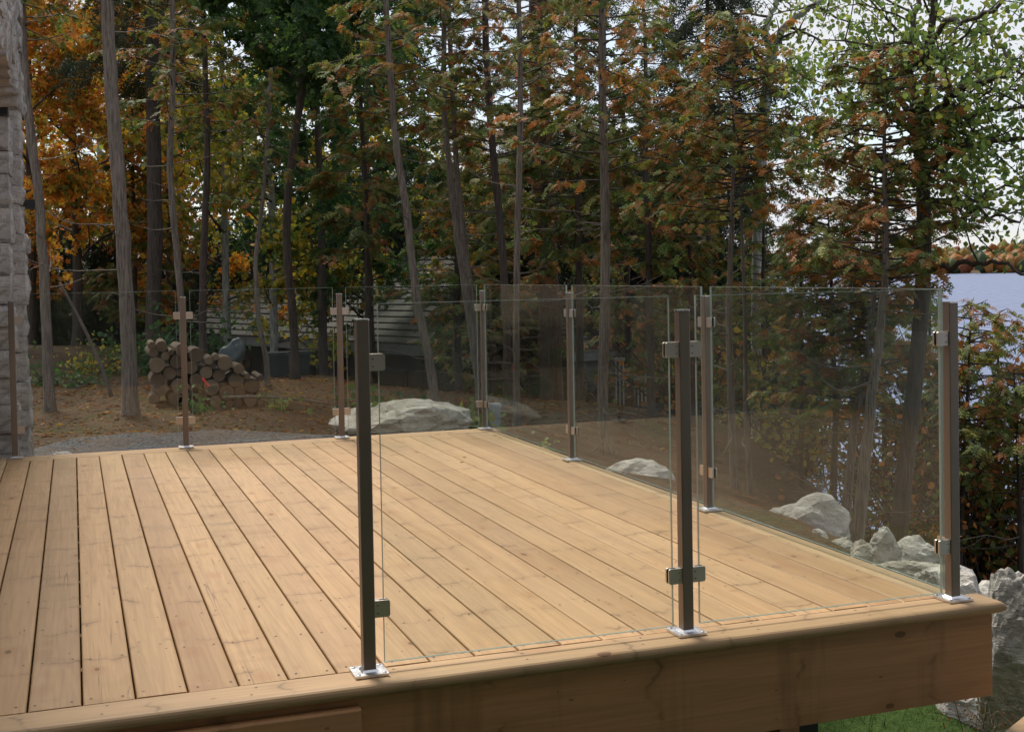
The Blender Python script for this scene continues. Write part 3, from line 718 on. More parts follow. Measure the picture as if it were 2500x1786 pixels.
# unseen house wing behind the stairs, put in to shade the fascia
hbox('unseen_rear_wall', (-.8, 9.5, -7.6, -7.2, -1.5, 3.6), M['base_stone'])
hbox('side_wall', (-1.1, -.85, -7.15, .69, -1.2, 2.745), M['base_stone'])
hbox('added_shade_roof', (-1.2, 8.6, -7.15, -2.0, 2.75, 2.95), M['base_stone'])  # unseen roof added to shade the fascia; pale so the posts reflect it
hbox('shade_roof_beam', (-.84, 8.6, -2.2, -2.02, 2.50, 2.745), M['siding'])
hbox('shade_roof_post', (8.3, 8.5, -2.21, -2.01, -2.6, 2.498), M['siding'])
for x0 in (1.0, 3.6, 6.2):
    w = hbox('window', (x0, x0 + 1.5, -7.2, -7.185, .3, 2.0), M['frame']); hbox('pane', (x0 + .07, x0 + 1.43, -7.184, -7.18, .37, 1.93), M['window'], w)
m = MB(); p0 = at(66, 1110, 10.35)
m.tube([(p0[0], p0[1], -.3), (p0[0], p0[1], 3.7)], [.028, .028], 10); o = m.build('downspout', simple('grey_downspout', (0.20, 0.22, 0.24), .4)); o.location = -HO; o.parent = house
def lamp(u0, u1, v0, v1, d, label):
    a = at(u0, (v0 + v1) / 2, d); b = at(u1, (v0 + v1) / 2, d); h = (v1 - v0) / F_PX * d; zc = (a[2] + b[2]) / 2
    t = tag(empty('wall_lamp', ((a[0] + b[0]) / 2, a[1], zc)), label, 'lamp', 'black lamps on the stone wall')
    w = abs(b[0] - a[0]) / 2
    m = MB(); m.prism(rounded(-w, w, -w, w, (.006,) * 4, 2), 2, -h / 2, h / 2); m.build('lamp_body', M['black'], t)
    m = MB(); m.box(-w - .09, -w + .004, -.03, .03, -h / 4, h / 4); m.build('mount', M['black'], t)
lamp(-32, 20, 236, 281, 9.15, 'larger black box lamp on the stone wall near the top left')
lamp(61, 86, 489, 509, 10.2, 'small black box lamp sticking out of the stone wall, lower of the two')

# ------------------------------------------------------------------ log pile, bins, tarp, cottage
M['log_bark'] = bark_mat('log_bark', (0.07, 0.05, 0.035), (0.20, 0.15, 0.11), 1.0)
def cut_mat():
    t = NT('sawn_log_end'); P = t.coord(); oi = t.new('ShaderNodeObjectInfo')
    ln = t.new('ShaderNodeVectorMath', operation='LENGTH'); mp = t.coord((1, 0, 1)); t.l.new(mp, ln.inputs[0])
    r = t.mrange(t.math('SINE', t.math('MULTIPLY', ln.outputs['Value'], 520.0)), -1, 1); n = t.noise(P, 18, 4, .6)
    c = t.mix(oi.outputs['Random'], (0.09, 0.062, 0.042), (0.22, 0.155, 0.10)); c = t.mix(t.math('MULTIPLY', r, .3), c, (0.13, 0.075, 0.04)); c = t.mix(t.math('MULTIPLY', t.mrange(n, .5, .7), .5), c, (0.10, 0.07, 0.05))
    return t.done(t.bsdf(c, .85, 0, None, .2))
M['log_end'] = cut_mat()
def log_mesh(seed):
    r = random.Random(seed); m = MB(); n = 14
    rad = [.95 + .1 * r.random() for _ in range(n)]
    V = []
    for y in (0, .012, .46, .47):
        k = .96 if y in (0, .47) else 1.0
        V += [(math.cos(2 * PI * i / n) * rad[i] * k, y, math.sin(2 * PI * i / n) * rad[i] * k) for i in range(n)]
    m.add(V, [(a * n + i, a * n + (i + 1) % n, (a + 1) * n + (i + 1) % n, (a + 1) * n + i) for a in range(3) for i in range(n)], 0)
    m.add(V[:n], [tuple(range(n))], 1); m.add(V[-n:], [tuple(range(n))], 1)
    me = m.mesh('log'); me.materials.append(M['log_bark']); me.materials.append(M['log_end']); return me
LOGS = [log_mesh(s) for s in range(5)]
rl = random.Random(3)
pile = []
def pile_top(x):       # outline of the pile over its width (metres from its left end)
    return .60 + .07 * math.sin(x * 9 + 1) - (.28 * max(0, (x - .42)) if x > .42 else 0) + (.10 if .3 < x < .5 else 0)
X0, X1 = 0.86, 2.06
tries = 0; placed = []
z_ = 0.0
# gravity packing: drop each log to the lowest resting place
for i in range(190):
    rr = rl.choice([rl.uniform(.03, .05), rl.uniform(.05, .085)]); best = None
    for t_ in range(40):
        x = rl.uniform(rr, X1 - X0 - rr); zz = rr
        for (px2, pz, pr) in placed:
            dx = abs(px2 - x)
            if dx < pr + rr: zz = max(zz, pz + math.sqrt((pr + rr) ** 2 - dx ** 2))
        if zz + rr * .6 <= pile_top(x) and (best is None or zz < best[1]): best = (x, zz)
    if best: placed.append((best[0], best[1], rr))
cl = ('cut log in the middle of the log pile under the trees', 'cut log in the stacked pile, sawn end facing the deck')
for (x, zz, rr) in placed:
    o = link('log', LOGS[rl.randrange(5)], None, None, (X0 + x, 9.75 + rl.uniform(-.05, .05), gz(X0 + x, 9.8) + zz - .01), (rl.uniform(-.03, .03), rl.uniform(0, 6.28), rl.uniform(-.06, .06)))
    o.scale = (rr, rl.uniform(.85, 1.1), rr)
    tag(o, 'sawn log in the pile between the big left trunk and the glass post', 'log', 'logs stacked behind the railing')
M['tarp'] = simple('blue_grey_tarp', (0.045, 0.065, 0.07), .5, 0, 5, .35, .6, .03)
M['bin'] = simple('blue_grey_plastic', (0.035, 0.045, 0.05), .45)
M['red'] = simple('red_paint', (0.55, 0.05, 0.03), .45)
# overturned hull-shaped tarp bundle leaning behind the pile
a = at(548, 925, 14.6); b = at(568, 845, 14.6)
bo = boulder('tarp_bundle', 'blue-grey tarp-wrapped bundle leaning up behind the right end of the log pile', ((a[0] + b[0]) / 2, a[1], (a[2] + b[2]) / 2 - .03), (.15, .13, .30), M['tarp'], 61, 0, 4, 8, .05, 'tarp', tilt=(0, .42))
for p in bo.data.polygons: p.use_smooth = True
def bin_(u0, u1, v0, v1, d, label):
    a = at(u0, v1, d); b = at(u1, v1, d); t_ = at(u0, v0, d); w = b[0] - a[0]; h = t_[2] - a[2]
    t = tag(empty('storage_bin', ((a[0] + b[0]) / 2, a[1], a[2])), label, 'bin', 'grey plastic bins behind the trees')
    m = MB(); V = []
    for z_, k in ((0, .42), (h * .86, .5)): V += [(sx * w * k, sy * w * k, z_) for sx, sy in ((-1, -1), (1, -1), (1, 1), (-1, 1))]
    m.add(V, [(0, 1, 2, 3), (4, 5, 6, 7)] + [(i, (i + 1) % 4, (i + 1) % 4 + 4, i + 4) for i in range(4)]); m.build('tub', M['bin'], t)
    m = MB(); m.prism(rounded(-w * .54, w * .54, -w * .54, w * .54, (.03,) * 4, 3), 2, h * .86 + .002, h); m.build('lid', M['bin'], t)
bin_(655, 704, 860, 918, 16.2, 'left one of the two grey plastic bins below the cottage eave')
bin_(708, 756, 857, 916, 16.4, 'right one of the two grey plastic bins below the cottage eave')
# axe with a red handle resting on the pile
p1 = at(494, 922, 13.1); p2 = at(512, 948, 13.05)
ax = tag(empty('axe', tuple(p2)), 'axe with red handle stuck at the right end of the log pile', 'axe')
m = MB(); m.tube([Vector(p1) - Vector(p2), (Vector(p1) - Vector(p2)) * .45, (0, 0, 0)], [.016, .013, .015], 8); m.build('handle', M['red'], ax)
m = MB(); m.prism([(-.02, -.03), (.07, -.05), (.075, .04), (-.02, .02)], 1, -.012, .012); m.build('blade', simple('axe_steel', (.12, .12, .12), .4, 1.0), ax)
# blue-grey utility pedestal at the back right corner
a = at(1208, 1046, 11.0)
up = tag(empty('utility_pedestal', (a[0], a[1], gz(a[0], a[1]) - .02)), 'pale blue-grey utility pedestal standing behind the back right corner post', 'utility box')
m = MB(); m.prism(rounded(-.045, .045, -.04, .04, (.01,) * 4, 3), 2, 0, .27 + .05); m.build('column', simple('pale_plastic', (.26, .30, .33), .5), up)
m = MB(); m.prism(rounded(-.052, .052, -.047, .047, (.012,) * 4, 3), 2, .322, .36); m.build('lid', simple('pale_plastic_lid', (.30, .34, .37), .5), up)

# cottage below the trees
def shingle_mat(name, c):
    t = NT(name); P = t.coord((1, 1, 1)); vo = t.voro(t.coord((7, 7, .2)), 1.0); sep = t.new('ShaderNodeSeparateColor'); t.l.new(vo.outputs['Color'], sep.inputs[0])
    n = t.noise(P, 2.0, 4, .6); col = t.mix(sep.outputs[0], tuple(x * .65 for x in c), tuple(x * 1.25 for x in c)); col = t.mix(t.math('MULTIPLY', t.mrange(n, .45, .7), .5), col, (.07, .065, .05))
    return t.done(t.bsdf(col, .85, 0, None, .2))
M['shingle'] = shingle_mat('weathered_shingles', (0.075, 0.072, 0.067))
M['cottage_wall'] = simple('brown_cottage_boards', (0.055, 0.042, 0.034), .8, 0, 4, .3)
M['grey_board'] = simple('grey_fascia_board', (0.20, 0.21, 0.205), .7, 0, 4, .25)
def cottage():
    A = at(395, 800, 31.0); B = at(1190, 866, 21.0)
    A[2] = B[2] = -.12
    d = Vector((B[0] - A[0], B[1] - A[1], 0)); L = d.length; ang = math.atan2(d.y, d.x)
    t = tag(empty('cottage', (A[0], A[1], -2.7), ang), 'low cottage with grey shingle roof half hidden by the cedar trunks', 'cottage')
    ez = 2.58                                       # eave height above the cottage's own ground
    m = MB(); m.box(.3, L - .3, .45, 6.0, 0, ez + .03); m.build('wall', M['cottage_wall'], t)
    m = MB(); m.box(-.1, L + .1, -.03, .03, ez - .16, ez + .06); m.build('eave_board', M['grey_board'], t)
    rise, run, n = 2.0, 3.3, 18
    for i in range(n):                              # shingle courses, each lapped over the one below
        y0 = i / n * run - .05; y1 = (i + 1.25) / n * run; z0 = ez + .07 + i / n * rise; z1 = ez + .055 + (i + 1.25) / n * rise
        xa, xb, xc, xd = -.15 + i / n * 2.4, L + .15 - i / n * 2.4, L + .15 - (i + 1.25) / n * 2.4, -.15 + (i + 1.25) / n * 2.4
        m = MB(); m.add([(xa, y0, z0), (xb, y0, z0), (xc, y1, z1), (xd, y1, z1), (xa, y0, z0 - .035), (xb, y0, z0 - .035), (xc, y1, z1 - .02), (xd, y1, z1 - .02)],
              [(0, 1, 2, 3), (7, 6, 5, 4), (0, 4, 5, 1), (1, 5, 6, 2), (2, 6, 7, 3), (3, 7, 4, 0)]); m.build('shingle_course', M['shingle'], t)
    m = MB(); zt = ez + .04; m.add([(2.3, 3.3, zt + 1.98), (L - 2.3, 3.3, zt + 1.98), (L + .1, 6.6, zt), (-.1, 6.6, zt), (-.1, 0, zt), (L + .1, 0, zt)], [(0, 1, 2, 3), (0, 3, 4), (1, 5, 2), (3, 2, 5, 4)]); m.build('rear_roof', M['shingle'], t)
    for x0 in [q for q in (2.2, 5.0, 8.0, 10.6) if q < L - 1.6]:
        m = MB(); m.box(x0, x0 + 1.1, .40, .449, 1.0, 2.1); w = m.build('window', M['frame'], t)
        m = MB(); m.box(x0 + .06, x0 + 1.04, .385, .399, 1.06, 2.04); m.build('pane', M['window'], w)
    m = MB(); m.box(6.6, 7.6, .40, .449, 0, 2.05); dr = m.build('door', M['cottage_wall'], t); m = MB(); m.box(7.45, 7.5, .36, .399, .95, 1.05); m.build('handle', M['bolt'], dr)
cottage()
def gazebo():
    c = at(1405, 1030, 20.5); g = gz(c[0], c[1]); apex = at(1405, 764, 20.5)[2]; eave = at(1405, 852, 20.5)[2]; R = .5 * (1545 - 1240) / F_PX * 20.5
    t = tag(empty('gazebo', (c[0], c[1], g)), 'small grey gazebo with pointed shingle roof below the trees behind the right glass', 'gazebo')
    n = 8; ez = eave - g; az = apex - g
    def ring(r, z, ph=.39): return [(r * math.cos(2 * PI * i / n + ph), r * math.sin(2 * PI * i / n + ph), z) for i in range(n)]
    cs = 9
    for k in range(cs):
        f0 = k / cs; f1 = min(1.0, (k + 1.2) / cs)
        a = ring(R * 1.12 * (1 - f0) + .02, ez + (az - ez) * f0 + .02); b = ring(R * 1.12 * (1 - f1) + .012, ez + (az - ez) * f1)
        m = MB(); m.add(a + b, [(i, (i + 1) % n, (i + 1) % n + n, i + n) for i in range(n)]); m.build('shingle_course', M['shingle'], t)
    m = MB(); a = ring(R * 1.13, ez - .12); b = ring(R * 1.13, ez + .015); m.add(a + b, [(i, (i + 1) % n, (i + 1) % n + n, i + n) for i in range(n)]); m.build('eave_board', M['grey_board'], t)
    for i in range(n):
        a0 = 2 * PI * i / n + .39; a1 = 2 * PI * (i + 1) / n + .39; pa = Vector((R * math.cos(a0), R * math.sin(a0), 0)); pb = Vector((R * math.cos(a1), R * math.sin(a1), 0))
        m = MB(); q = pa + (pb - pa) * .02; r2 = pb - (pb - pa) * .02; inn = .96
        m.add([q, r2, r2 + Vector((0, 0, ez - .12)), q + Vector((0, 0, ez - .12)), q * inn, r2 * inn, r2 * inn + Vector((0, 0, ez - .12)), q * inn + Vector((0, 0, ez - .12))],
              [(0, 1, 2, 3), (7, 6, 5, 4), (0, 4, 5, 1), (1, 5, 6, 2), (2, 6, 7, 3), (3, 7, 4, 0)])
        m.build('wall_panel', M['grey_board'] if i % 2 else M['cottage_wall'], t)
gazebo()
M['rail_paint'] = simple('grey_white_paint', (0.50, 0.51, 0.50), .6)
M['rail_grey'] = simple('weathered_rail', (0.26, 0.26, 0.25), .7)
def picket(u0, u1, v0, v1, d, n, name, label, cat, mat, rails):
    a = Vector(at(u0, v1, d)); b = Vector(at(u1, v1, d)); h = at(u0, v0, d)[2] - a.z; dd = b - a; L = Vector((dd.x, dd.y)).length
    t = tag(empty(name, tuple(a), math.atan2(dd.y, dd.x)), label, cat)
    w = L / n * .22
    for i in range(n):
        x = (i + .5) / n * L; m = MB(); m.prism([(x - w, -.35), (x + w, -.35), (x + w, h - w), (x, h), (x - w, h - w)], 1, -.012, .012); m.build('picket', M[mat], t)
    for z_ in rails: m = MB(); m.box(0, L, .013, .05, h * z_, h * z_ + .045); m.build('rail', M[mat], t)
picket(1500, 1580, 874, 935, 19.0, 9, 'porch_railing', 'pale porch railing with thin balusters seen between trunks through the middle glass', 'railing', 'rail_grey', (.1, .88))
picket(1826, 1902, 1168, 1216, 19.5, 11, 'picket_fence', 'short white picket fence low behind the bank, through the right glass', 'fence', 'rail_paint', (.15, .7))

# wooden step in the right foreground
st = tag(empty('wooden_step', (3.3, -.95, gz(3.3, -.95))), 'sunlit wooden step corner at the bottom right corner of the picture', 'step')
c0 = Vector(atz(2452, 1786, -.42)); c1 = Vector(atz(2500, 1747, -.42)); dd = (c1 - c0).normalized()
sl = Vector((dd.y, -dd.x, 0))
for i in range(2):
    o_ = c0 - dd * .30 + sl * (.0 + i * .145)
    m = MB(); P4 = [o_, o_ + dd * 1.2, o_ + dd * 1.2 + sl * .14, o_ + sl * .14]
    m.add([(p.x, p.y, -.42) for p in P4] + [(p.x, p.y, -.456) for p in P4], [(0, 1, 2, 3), (7, 6, 5, 4), (0, 4, 5, 1), (1, 5, 6, 2), (2, 6, 7, 3), (3, 7, 4, 0)])
    o = m.build('tread_board', M['trim_x']); o.parent = st; o.location = -Vector(st.location)
for s_ in (.0, .8):
    q = c0 + dd * s_ + sl * .14; m = MB(); m.box(q.x - .04, q.x + .04, q.y - .04, q.y + .04, gz(q.x, q.y) - .05, -.458); o = m.build('leg', M['post_z']); o.parent = st; o.location = -Vector(st.location)

# ------------------------------------------------------------------ trees
def norm(v): return v / (np.linalg.norm(v, axis=-1, keepdims=True) + 1e-9)
def frond_template(pairs, spread, fwd, w, curl=.12, taper=.65):
    """a flat spray: leaflets left and right of a stem, in (along, side, up) units of its length"""
    V = []; Fq = []
    def diamond(a, b, wd, upn):
        a = np.array(a); b = np.array(b); d = b - a; s = np.array([-d[1], d[0], 0]); s = s / (np.linalg.norm(s) + 1e-9) * wd
        i = len(V); mid = a + d * .45; V.extend([a, mid + s + [0, 0, upn], b, mid - s + [0, 0, upn]]); Fq.append([i, i + 1, i + 2, i + 3])
    for i in range(pairs):
        t = .12 + .78 * i / max(1, pairs - 1); L = spread * (1 - taper * t)
        for sg in (-1, 1):
            tt = t + (.04 if sg > 0 else -.02)
            diamond((tt, 0, -curl * tt * tt), (tt + fwd * L, sg * L, -curl * (tt + fwd * L) ** 2 - .05 * L), w, .02)
    diamond((.0, 0, 0), (1.05, 0, -curl), w * .7, .02)
    return np.array(V), np.array(Fq)
T_CEDAR = frond_template(3, .44, .8, .12)
T_SPRUCE = frond_template(4, .24, .6, .045, .25, .3)
T_ROUND = (np.array([(0, 0, 0), (.35, .42, .06), (.8, .36, .02), (1.05, 0, -.06), (.8, -.36, .02), (.35, -.42, .06)]), None)
def leaf_round():
    V = np.array([(0, 0, 0), (.38, .45, .08), (.82, .32, .03), (1.06, 0, -.05), (.82, -.32, .03), (.38, -.45, .08)]); return V, np.array([[0, 1, 2, 3], [0, 3, 4, 5]])
def leaf_lobed():
    V = []; Fq = []
    for ang, L in ((0, 1.0), (.95, .8), (-.95, .8), (1.9, .45), (-1.9, .45)):
        d = np.array([math.cos(ang), math.sin(ang), 0]); s = np.array([-d[1], d[0], 0]); i = len(V)
        o = np.array([.25, 0, 0]); V += [o - d * .12, o + d * L * .5 + s * .17 + [0, 0, .03], o + d * L * .85 - [0, 0, .06], o + d * L * .5 - s * .17 + [0, 0, .03]]; Fq.append([i, i + 1, i + 2, i + 3])
    return np.array(V), np.array(Fq)
T_LEAF = leaf_round(); T_LOBE = leaf_lobed()
def spread_leaves(P, D, N, L, tint, tmpl):
    """instances of a leaf template baked into one mesh's arrays"""
    TV, TF = tmpl; n = len(P); k = len(TV)
    D = norm(D); S = norm(np.cross(N, D)); U = np.cross(D, S)
    V = P[:, None, :] + L[:, None, None] * (TV[None, :, 0, None] * D[:, None, :] + TV[None, :, 1, None] * S[:, None, :] + TV[None, :, 2, None] * U[:, None, :])
    Fq = TF[None] + (np.arange(n) * k)[:, None, None]
    return V.reshape(-1, 3), Fq.reshape(-1, TF.shape[1]), np.repeat(tint, k, axis=0)
PAL = {  # leaf colours
    'cedar': [(0.125, 0.170, 0.042), (0.175, 0.215, 0.055), (0.235, 0.245, 0.062), (0.085, 0.125, 0.036)],
    'rust': [(0.384, 0.147, 0.046), (0.294, 0.128, 0.041), (0.435, 0.192, 0.067), (0.282, 0.16, 0.046)],
    'maple': [(0.62, 0.27, 0.035), (0.58, 0.36, 0.05), (0.50, 0.17, 0.03), (0.20, 0.20, 0.035)],
    'gold': [(0.42, 0.35, 0.055), (0.27, 0.30, 0.055), (0.17, 0.23, 0.045), (0.48, 0.31, 0.04)],
    'oak': [(0.045, 0.109, 0.038), (0.064, 0.141, 0.045), (0.038, 0.083, 0.033), (0.09, 0.166, 0.038)],
    'aspen': [(0.14, 0.23, 0.06), (0.20, 0.28, 0.07), (0.11, 0.18, 0.05), (0.30, 0.32, 0.07)],
    'spruce': [(0.028, 0.044, 0.02), (0.038, 0.056, 0.026), (0.051, 0.059, 0.028), (0.023, 0.035, 0.018)],
    'sumac': [(0.10, 0.16, 0.04), (0.16, 0.20, 0.045), (0.38, 0.17, 0.045), (0.30, 0.13, 0.04)],
}
def pick(pal, n, r, w=None):
    c = np.array(PAL[pal]); i = r.choice(len(c), n, p=w); return c[i] * r.uniform(.8, 1.2, (n, 1))
def curve(pts, n):
    """smooth resampling of a polyline"""
    P = np.asarray(pts, float); t = np.linspace(0, 1, len(P)); q = np.linspace(0, 1, n)
    if len(P) < 4: return np.stack([np.interp(q, t, P[:, i]) for i in range(3)], 1)
    out = []
    for x in q:
        f = x * (len(P) - 1); i = min(int(f), len(P) - 2); u = f - i
        p0, p1, p2, p3 = P[max(i - 1, 0)], P[i], P[i + 1], P[min(i + 2, len(P) - 1)]
        out.append(.5 * ((2 * p1) + (-p0 + p2) * u + (2 * p0 - 5 * p1 + 4 * p2 - p3) * u * u + (-p0 + 3 * p1 - 3 * p2 + p3) * u ** 3))
    return np.array(out)
def trunk_path(pix, d, top_z, r):
    """pix: frame points from the foot upwards; foot set on the ground"""
    pts = [at(u, v, d) for u, v in pix]
    foot = pts[0]; zg = gz(foot[0], foot[1]); dirn = pts[1] - pts[0]
    if foot[2] > zg - .05:
        k = (zg - .08 - foot[2]) / dirn[2] if abs(dirn[2]) > .05 else 0
        pts.insert(0, foot + dirn * k if abs(k) < 3 else np.array([foot[0], foot[1], zg - .08]))
    last, prev = pts[-1], pts[-2]; dd = norm(last - prev); dd = norm(dd * .5 + np.array([0, 0, .5]))
    z = last[2]
    while z < top_z:
        step = min(.8, top_z - z + .01); last = last + dd * step / max(.3, dd[2]); last = last + np.append(r.normal(0, .02, 2), 0); pts.append(last); z = last[2]
    return np.array(pts)
def ray_z(v, d): return at(1250, v, d)[2]
def add_tree(name, label, path, rad_base, rad_top, bark, crown, cat='tree', group=None, seed=0, z_crown=None, dens=1.0, reach=.9, rust=.4, dead=14, size=.068, pal='cedar', sides=10, slope=None, dead_z=(0.3, 99), twigs='twig'):
    r = np.random.default_rng(seed)
    base = path[0].copy(); P = curve(path, max(12, len(path) * 4)) - base; H = P[-1, 2]
    t = tag(empty(name, tuple(base)), label, cat, group)
    tt = P[:, 2] / H; rad = rad_base + (rad_top - rad_base) * np.clip(tt, 0, 1); rad *= 1 + .5 * np.exp(-np.maximum(P[:, 2] - .05, 0) / .09)
    rad *= 1 + .04 * np.sin(np.arange(len(rad)) * 1.9 + seed)
    Pj = P + np.concatenate([r.normal(0, rad_base * .06, (len(P), 2)), np.zeros((len(P), 1))], 1)
    m = MB(); m.tube(Pj, rad, sides); m.build('trunk', M[bark], t, smooth=True)
    def on_trunk(z):
        z = np.atleast_1d(z); return np.stack([np.interp(z, P[:, 2], P[:, i]) for i in range(3)], 1), np.interp(z, P[:, 2], rad)
    # bare dead branches on the lower trunk
    m = MB(); made = 0
    for i in range(int(dead * .7)):
        z0 = r.uniform(dead_z[0], min(dead_z[1], (z_crown if z_crown else H * .5) + .5)); c, rr = on_trunk(z0); a = r.uniform(0, 2 * PI); L = r.uniform(.25, .95) * (.6 + reach * .5)
        d = np.array([math.cos(a), math.sin(a), 0]); s_ = np.array([-d[1], d[0], 0]) * r.normal(0, .2); dr = r.uniform(-.25, .18)
        q = [c[0] + d * rr * .5] + [c[0] + d * L * f + s_ * L * f * f + np.array([0, 0, L * (dr * f + r.uniform(.05, .35) * f * f)]) for f in (.3, .6, 1.0)]
        m.tube(curve(q, 7), np.linspace(.0065, .0018, 7), 4, False); made += 1
        if r.random() < .6:
            q0 = q[2]; dd = norm(q[3] - q[1]); e = norm(dd + r.normal(0, .6, 3)) * L * .4; m.tube([q0, q0 + e * .5 + [0, 0, -.02], q0 + e], [.003, .0024, .0014], 3, False)
    if made: tag(m.build('dead_branches', M[twigs], t, smooth=True), kind='stuff')
    if crown is None: return t
    PV = []; PD = []; PN = []; PL = []; PT = []
    bm2 = MB()
    zc = z_crown if z_crown is not None else H * .3
    if crown in ('cedar', 'spruce'):
        nb = int((H - zc) * 30 * dens)
        for i in range(nb):
            f = (i + r.random()) / nb; f = f ** .9; z0 = zc + (H - zc) * f; c, rr = on_trunk(z0); a = i * 2.4 + r.normal(0, .5)
            L = reach * (1 - .78 * f ** 1.6) * r.uniform(.45, 1.15) * (min(1, .45 + f * 6))
            d = np.array([math.cos(a), math.sin(a), 0])
            if crown == 'cedar': rise = (r.uniform(-.15, .35), r.uniform(-.15, .35))
            else: rise = (r.uniform(-.15, .1), r.uniform(-.5, -.2))
            ss = np.linspace(0, 1, 5)
            br = c[0][None] + d[None] * (L * ss)[:, None] + np.array([0, 0, 1.0])[None] * (L * (rise[0] * ss + rise[1] * ss * ss))[:, None] + (np.array([-d[1], d[0], 0]) * r.normal(0, .15))[None] * (L * ss * ss)[:, None]
            bm2.tube(br, np.linspace(.010, .002, 5) * (.7 + rad_base * 4), 4, False)
            # side twigs carry the sprays: clumps with gaps between them
            per = 6; nt = int((10.5 if crown == 'cedar' else 6) * (L / .8) * r.uniform(.8, 1.2)) + 2; ns = nt * per
            ut = r.uniform(.2, 1.0, nt) ** .8; sg = r.choice([-1, 1], nt); side = np.array([-d[1], d[0], 0]); up3 = np.array([0, 0, 1.0])
            T0 = np.stack([np.interp(ut, ss, br[:, k]) for k in range(3)], 1)
            TD = norm(d[None] * r.uniform(.4, .9, nt)[:, None] + side[None] * (sg * r.uniform(.3, .9, nt))[:, None] + up3[None] * r.uniform(-.45, .25, nt)[:, None])
            TL = size * r.uniform(1.1, 2.2, nt) * (1.15 - .4 * ut)
            f8 = np.tile((np.arange(per) + .6) / per, nt); rep = lambda q: np.repeat(q, per, axis=0)
            B = rep(T0) + rep(TD) * (rep(TL) * f8)[:, None] + up3[None] * (-.30 * rep(TL) * f8 ** 2)[:, None] + r.normal(0, size * .10, (ns, 3))
            tn = norm(np.cross(TD, up3[None])); alt = np.tile(np.where(np.arange(per) % 2, 1.0, -1.0), nt) * r.uniform(.35, .85, ns); alt[per - 1::per] *= .1
            D = rep(TD) + rep(tn) * alt[:, None] + up3[None] * (r.uniform(-.55, .0, ns) - .25 * f8)[:, None]
            if crown == 'spruce': D = D * .7 + up3[None] * -r.uniform(.2, .9, ns)[:, None]
            N = up3[None] + rep(r.normal(0, .45, (nt, 3))) + r.normal(0, .22, (ns, 3)) + d * .2
            col = rep(pick(pal, nt, r)) * r.uniform(.8, 1.22, (ns, 1))
            # whole twigs turn rust brown before they drop, more on some branches than on others
            prob = np.clip(rust * .40 * (1.0 + .8 * math.sin(i * 1.7 + seed)) + .15 * (1 - ut) * (rust > 0), 0, .95); isr = rep(r.random(nt) < prob) ^ (r.random(ns) < .1 * (rust > 0))
            if crown == 'cedar' and rust > 0: col[isr] = (rep(pick('rust', nt, r)) * r.uniform(.8, 1.2, (ns, 1)))[isr]
            PV.append(B); PD.append(D); PN.append(N); PL.append(size * r.uniform(.65, 1.35, ns)); PT.append(col)
        tmpl = T_CEDAR if crown == 'cedar' else T_SPRUCE; mt = 'needle'
    elif crown == 'broad':
        tmpl = T_LEAF if pal in ('aspen', 'gold') else T_LOBE; mt = 'leaf'
        nb = int(16 * dens); 
        for i in range(nb):
            f = (i + .5) / nb; z0 = zc + (H - zc) * f * .92; c, rr = on_trunk(z0); a = i * 2.4 + r.normal(0, .4)
            L = reach * (.75 + .5 * math.sin(PI * min(1, f + .15))) * r.uniform(.6, 1.1); el = r.uniform(.1, .75)
            grow_limb(bm2, c[0], np.array([math.cos(a) * math.cos(el), math.sin(a) * math.cos(el), math.sin(el)]), L, .35 * float(rr[0]), r, PV, PD, PN, PL, PT, pal, size, dens)
    V, Fq, T = spread_leaves(np.concatenate(PV), np.concatenate(PD), np.concatenate(PN), np.concatenate(PL), np.concatenate(PT), tmpl)
    link('crown', np_mesh('crown', V, [Fq], T), M[mt], t)
    if bm2.n: tag(bm2.build('branches', M['twig_dark' if twigs == 'twig' else twigs], t, smooth=True), kind='stuff')
    return t
def grow_limb(mb, p, d, L, rad, r, PV, PD, PN, PL, PT, pal, size, dens, lvl=0, leaves=26, droop=0.0):
    n = 6; pts = [p]; dd = d.copy(); rad = max(rad, .004)
    for k in range(n - 1):
        dd = norm(dd + r.normal(0, .16, 3) + np.array([0, 0, .06 - droop])); pts.append(pts[-1] + dd * L / (n - 1))
    pts = np.array(pts); mb.tube(pts, np.linspace(rad, rad * .35, n), 6 if lvl == 0 else 4, False)
    if lvl < 2:
        for k in range(5 if lvl == 0 else 4):
            i = r.integers(1, n); e = norm(norm(pts[min(i, n - 1)] - pts[i - 1]) * .7 + r.normal(0, .55, 3)); grow_limb(mb, pts[i], e, L * r.uniform(.35, .6), rad * .5, r, PV, PD, PN, PL, PT, pal, size, dens, lvl + 1, leaves, droop)
    if lvl >= 1:
        ns = int(leaves * (1 if lvl == 2 else .6) * dens); u = r.uniform(.2, 1.0, ns); ss = np.linspace(0, 1, n)
        B = np.stack([np.interp(u, ss, pts[:, k]) for k in range(3)], 1) + r.normal(0, .065 * (1 + L), (ns, 3))
        PV.append(B); PD.append(r.normal(0, 1, (ns, 3)) + np.array([0, 0, -.6])); PN.append(r.normal(0, .7, (ns, 3)) + np.array([0, 0, .8])); PL.append(size * r.uniform(.6, 1.3, ns))
        w = None
        PT.append(pick(pal, ns, r))

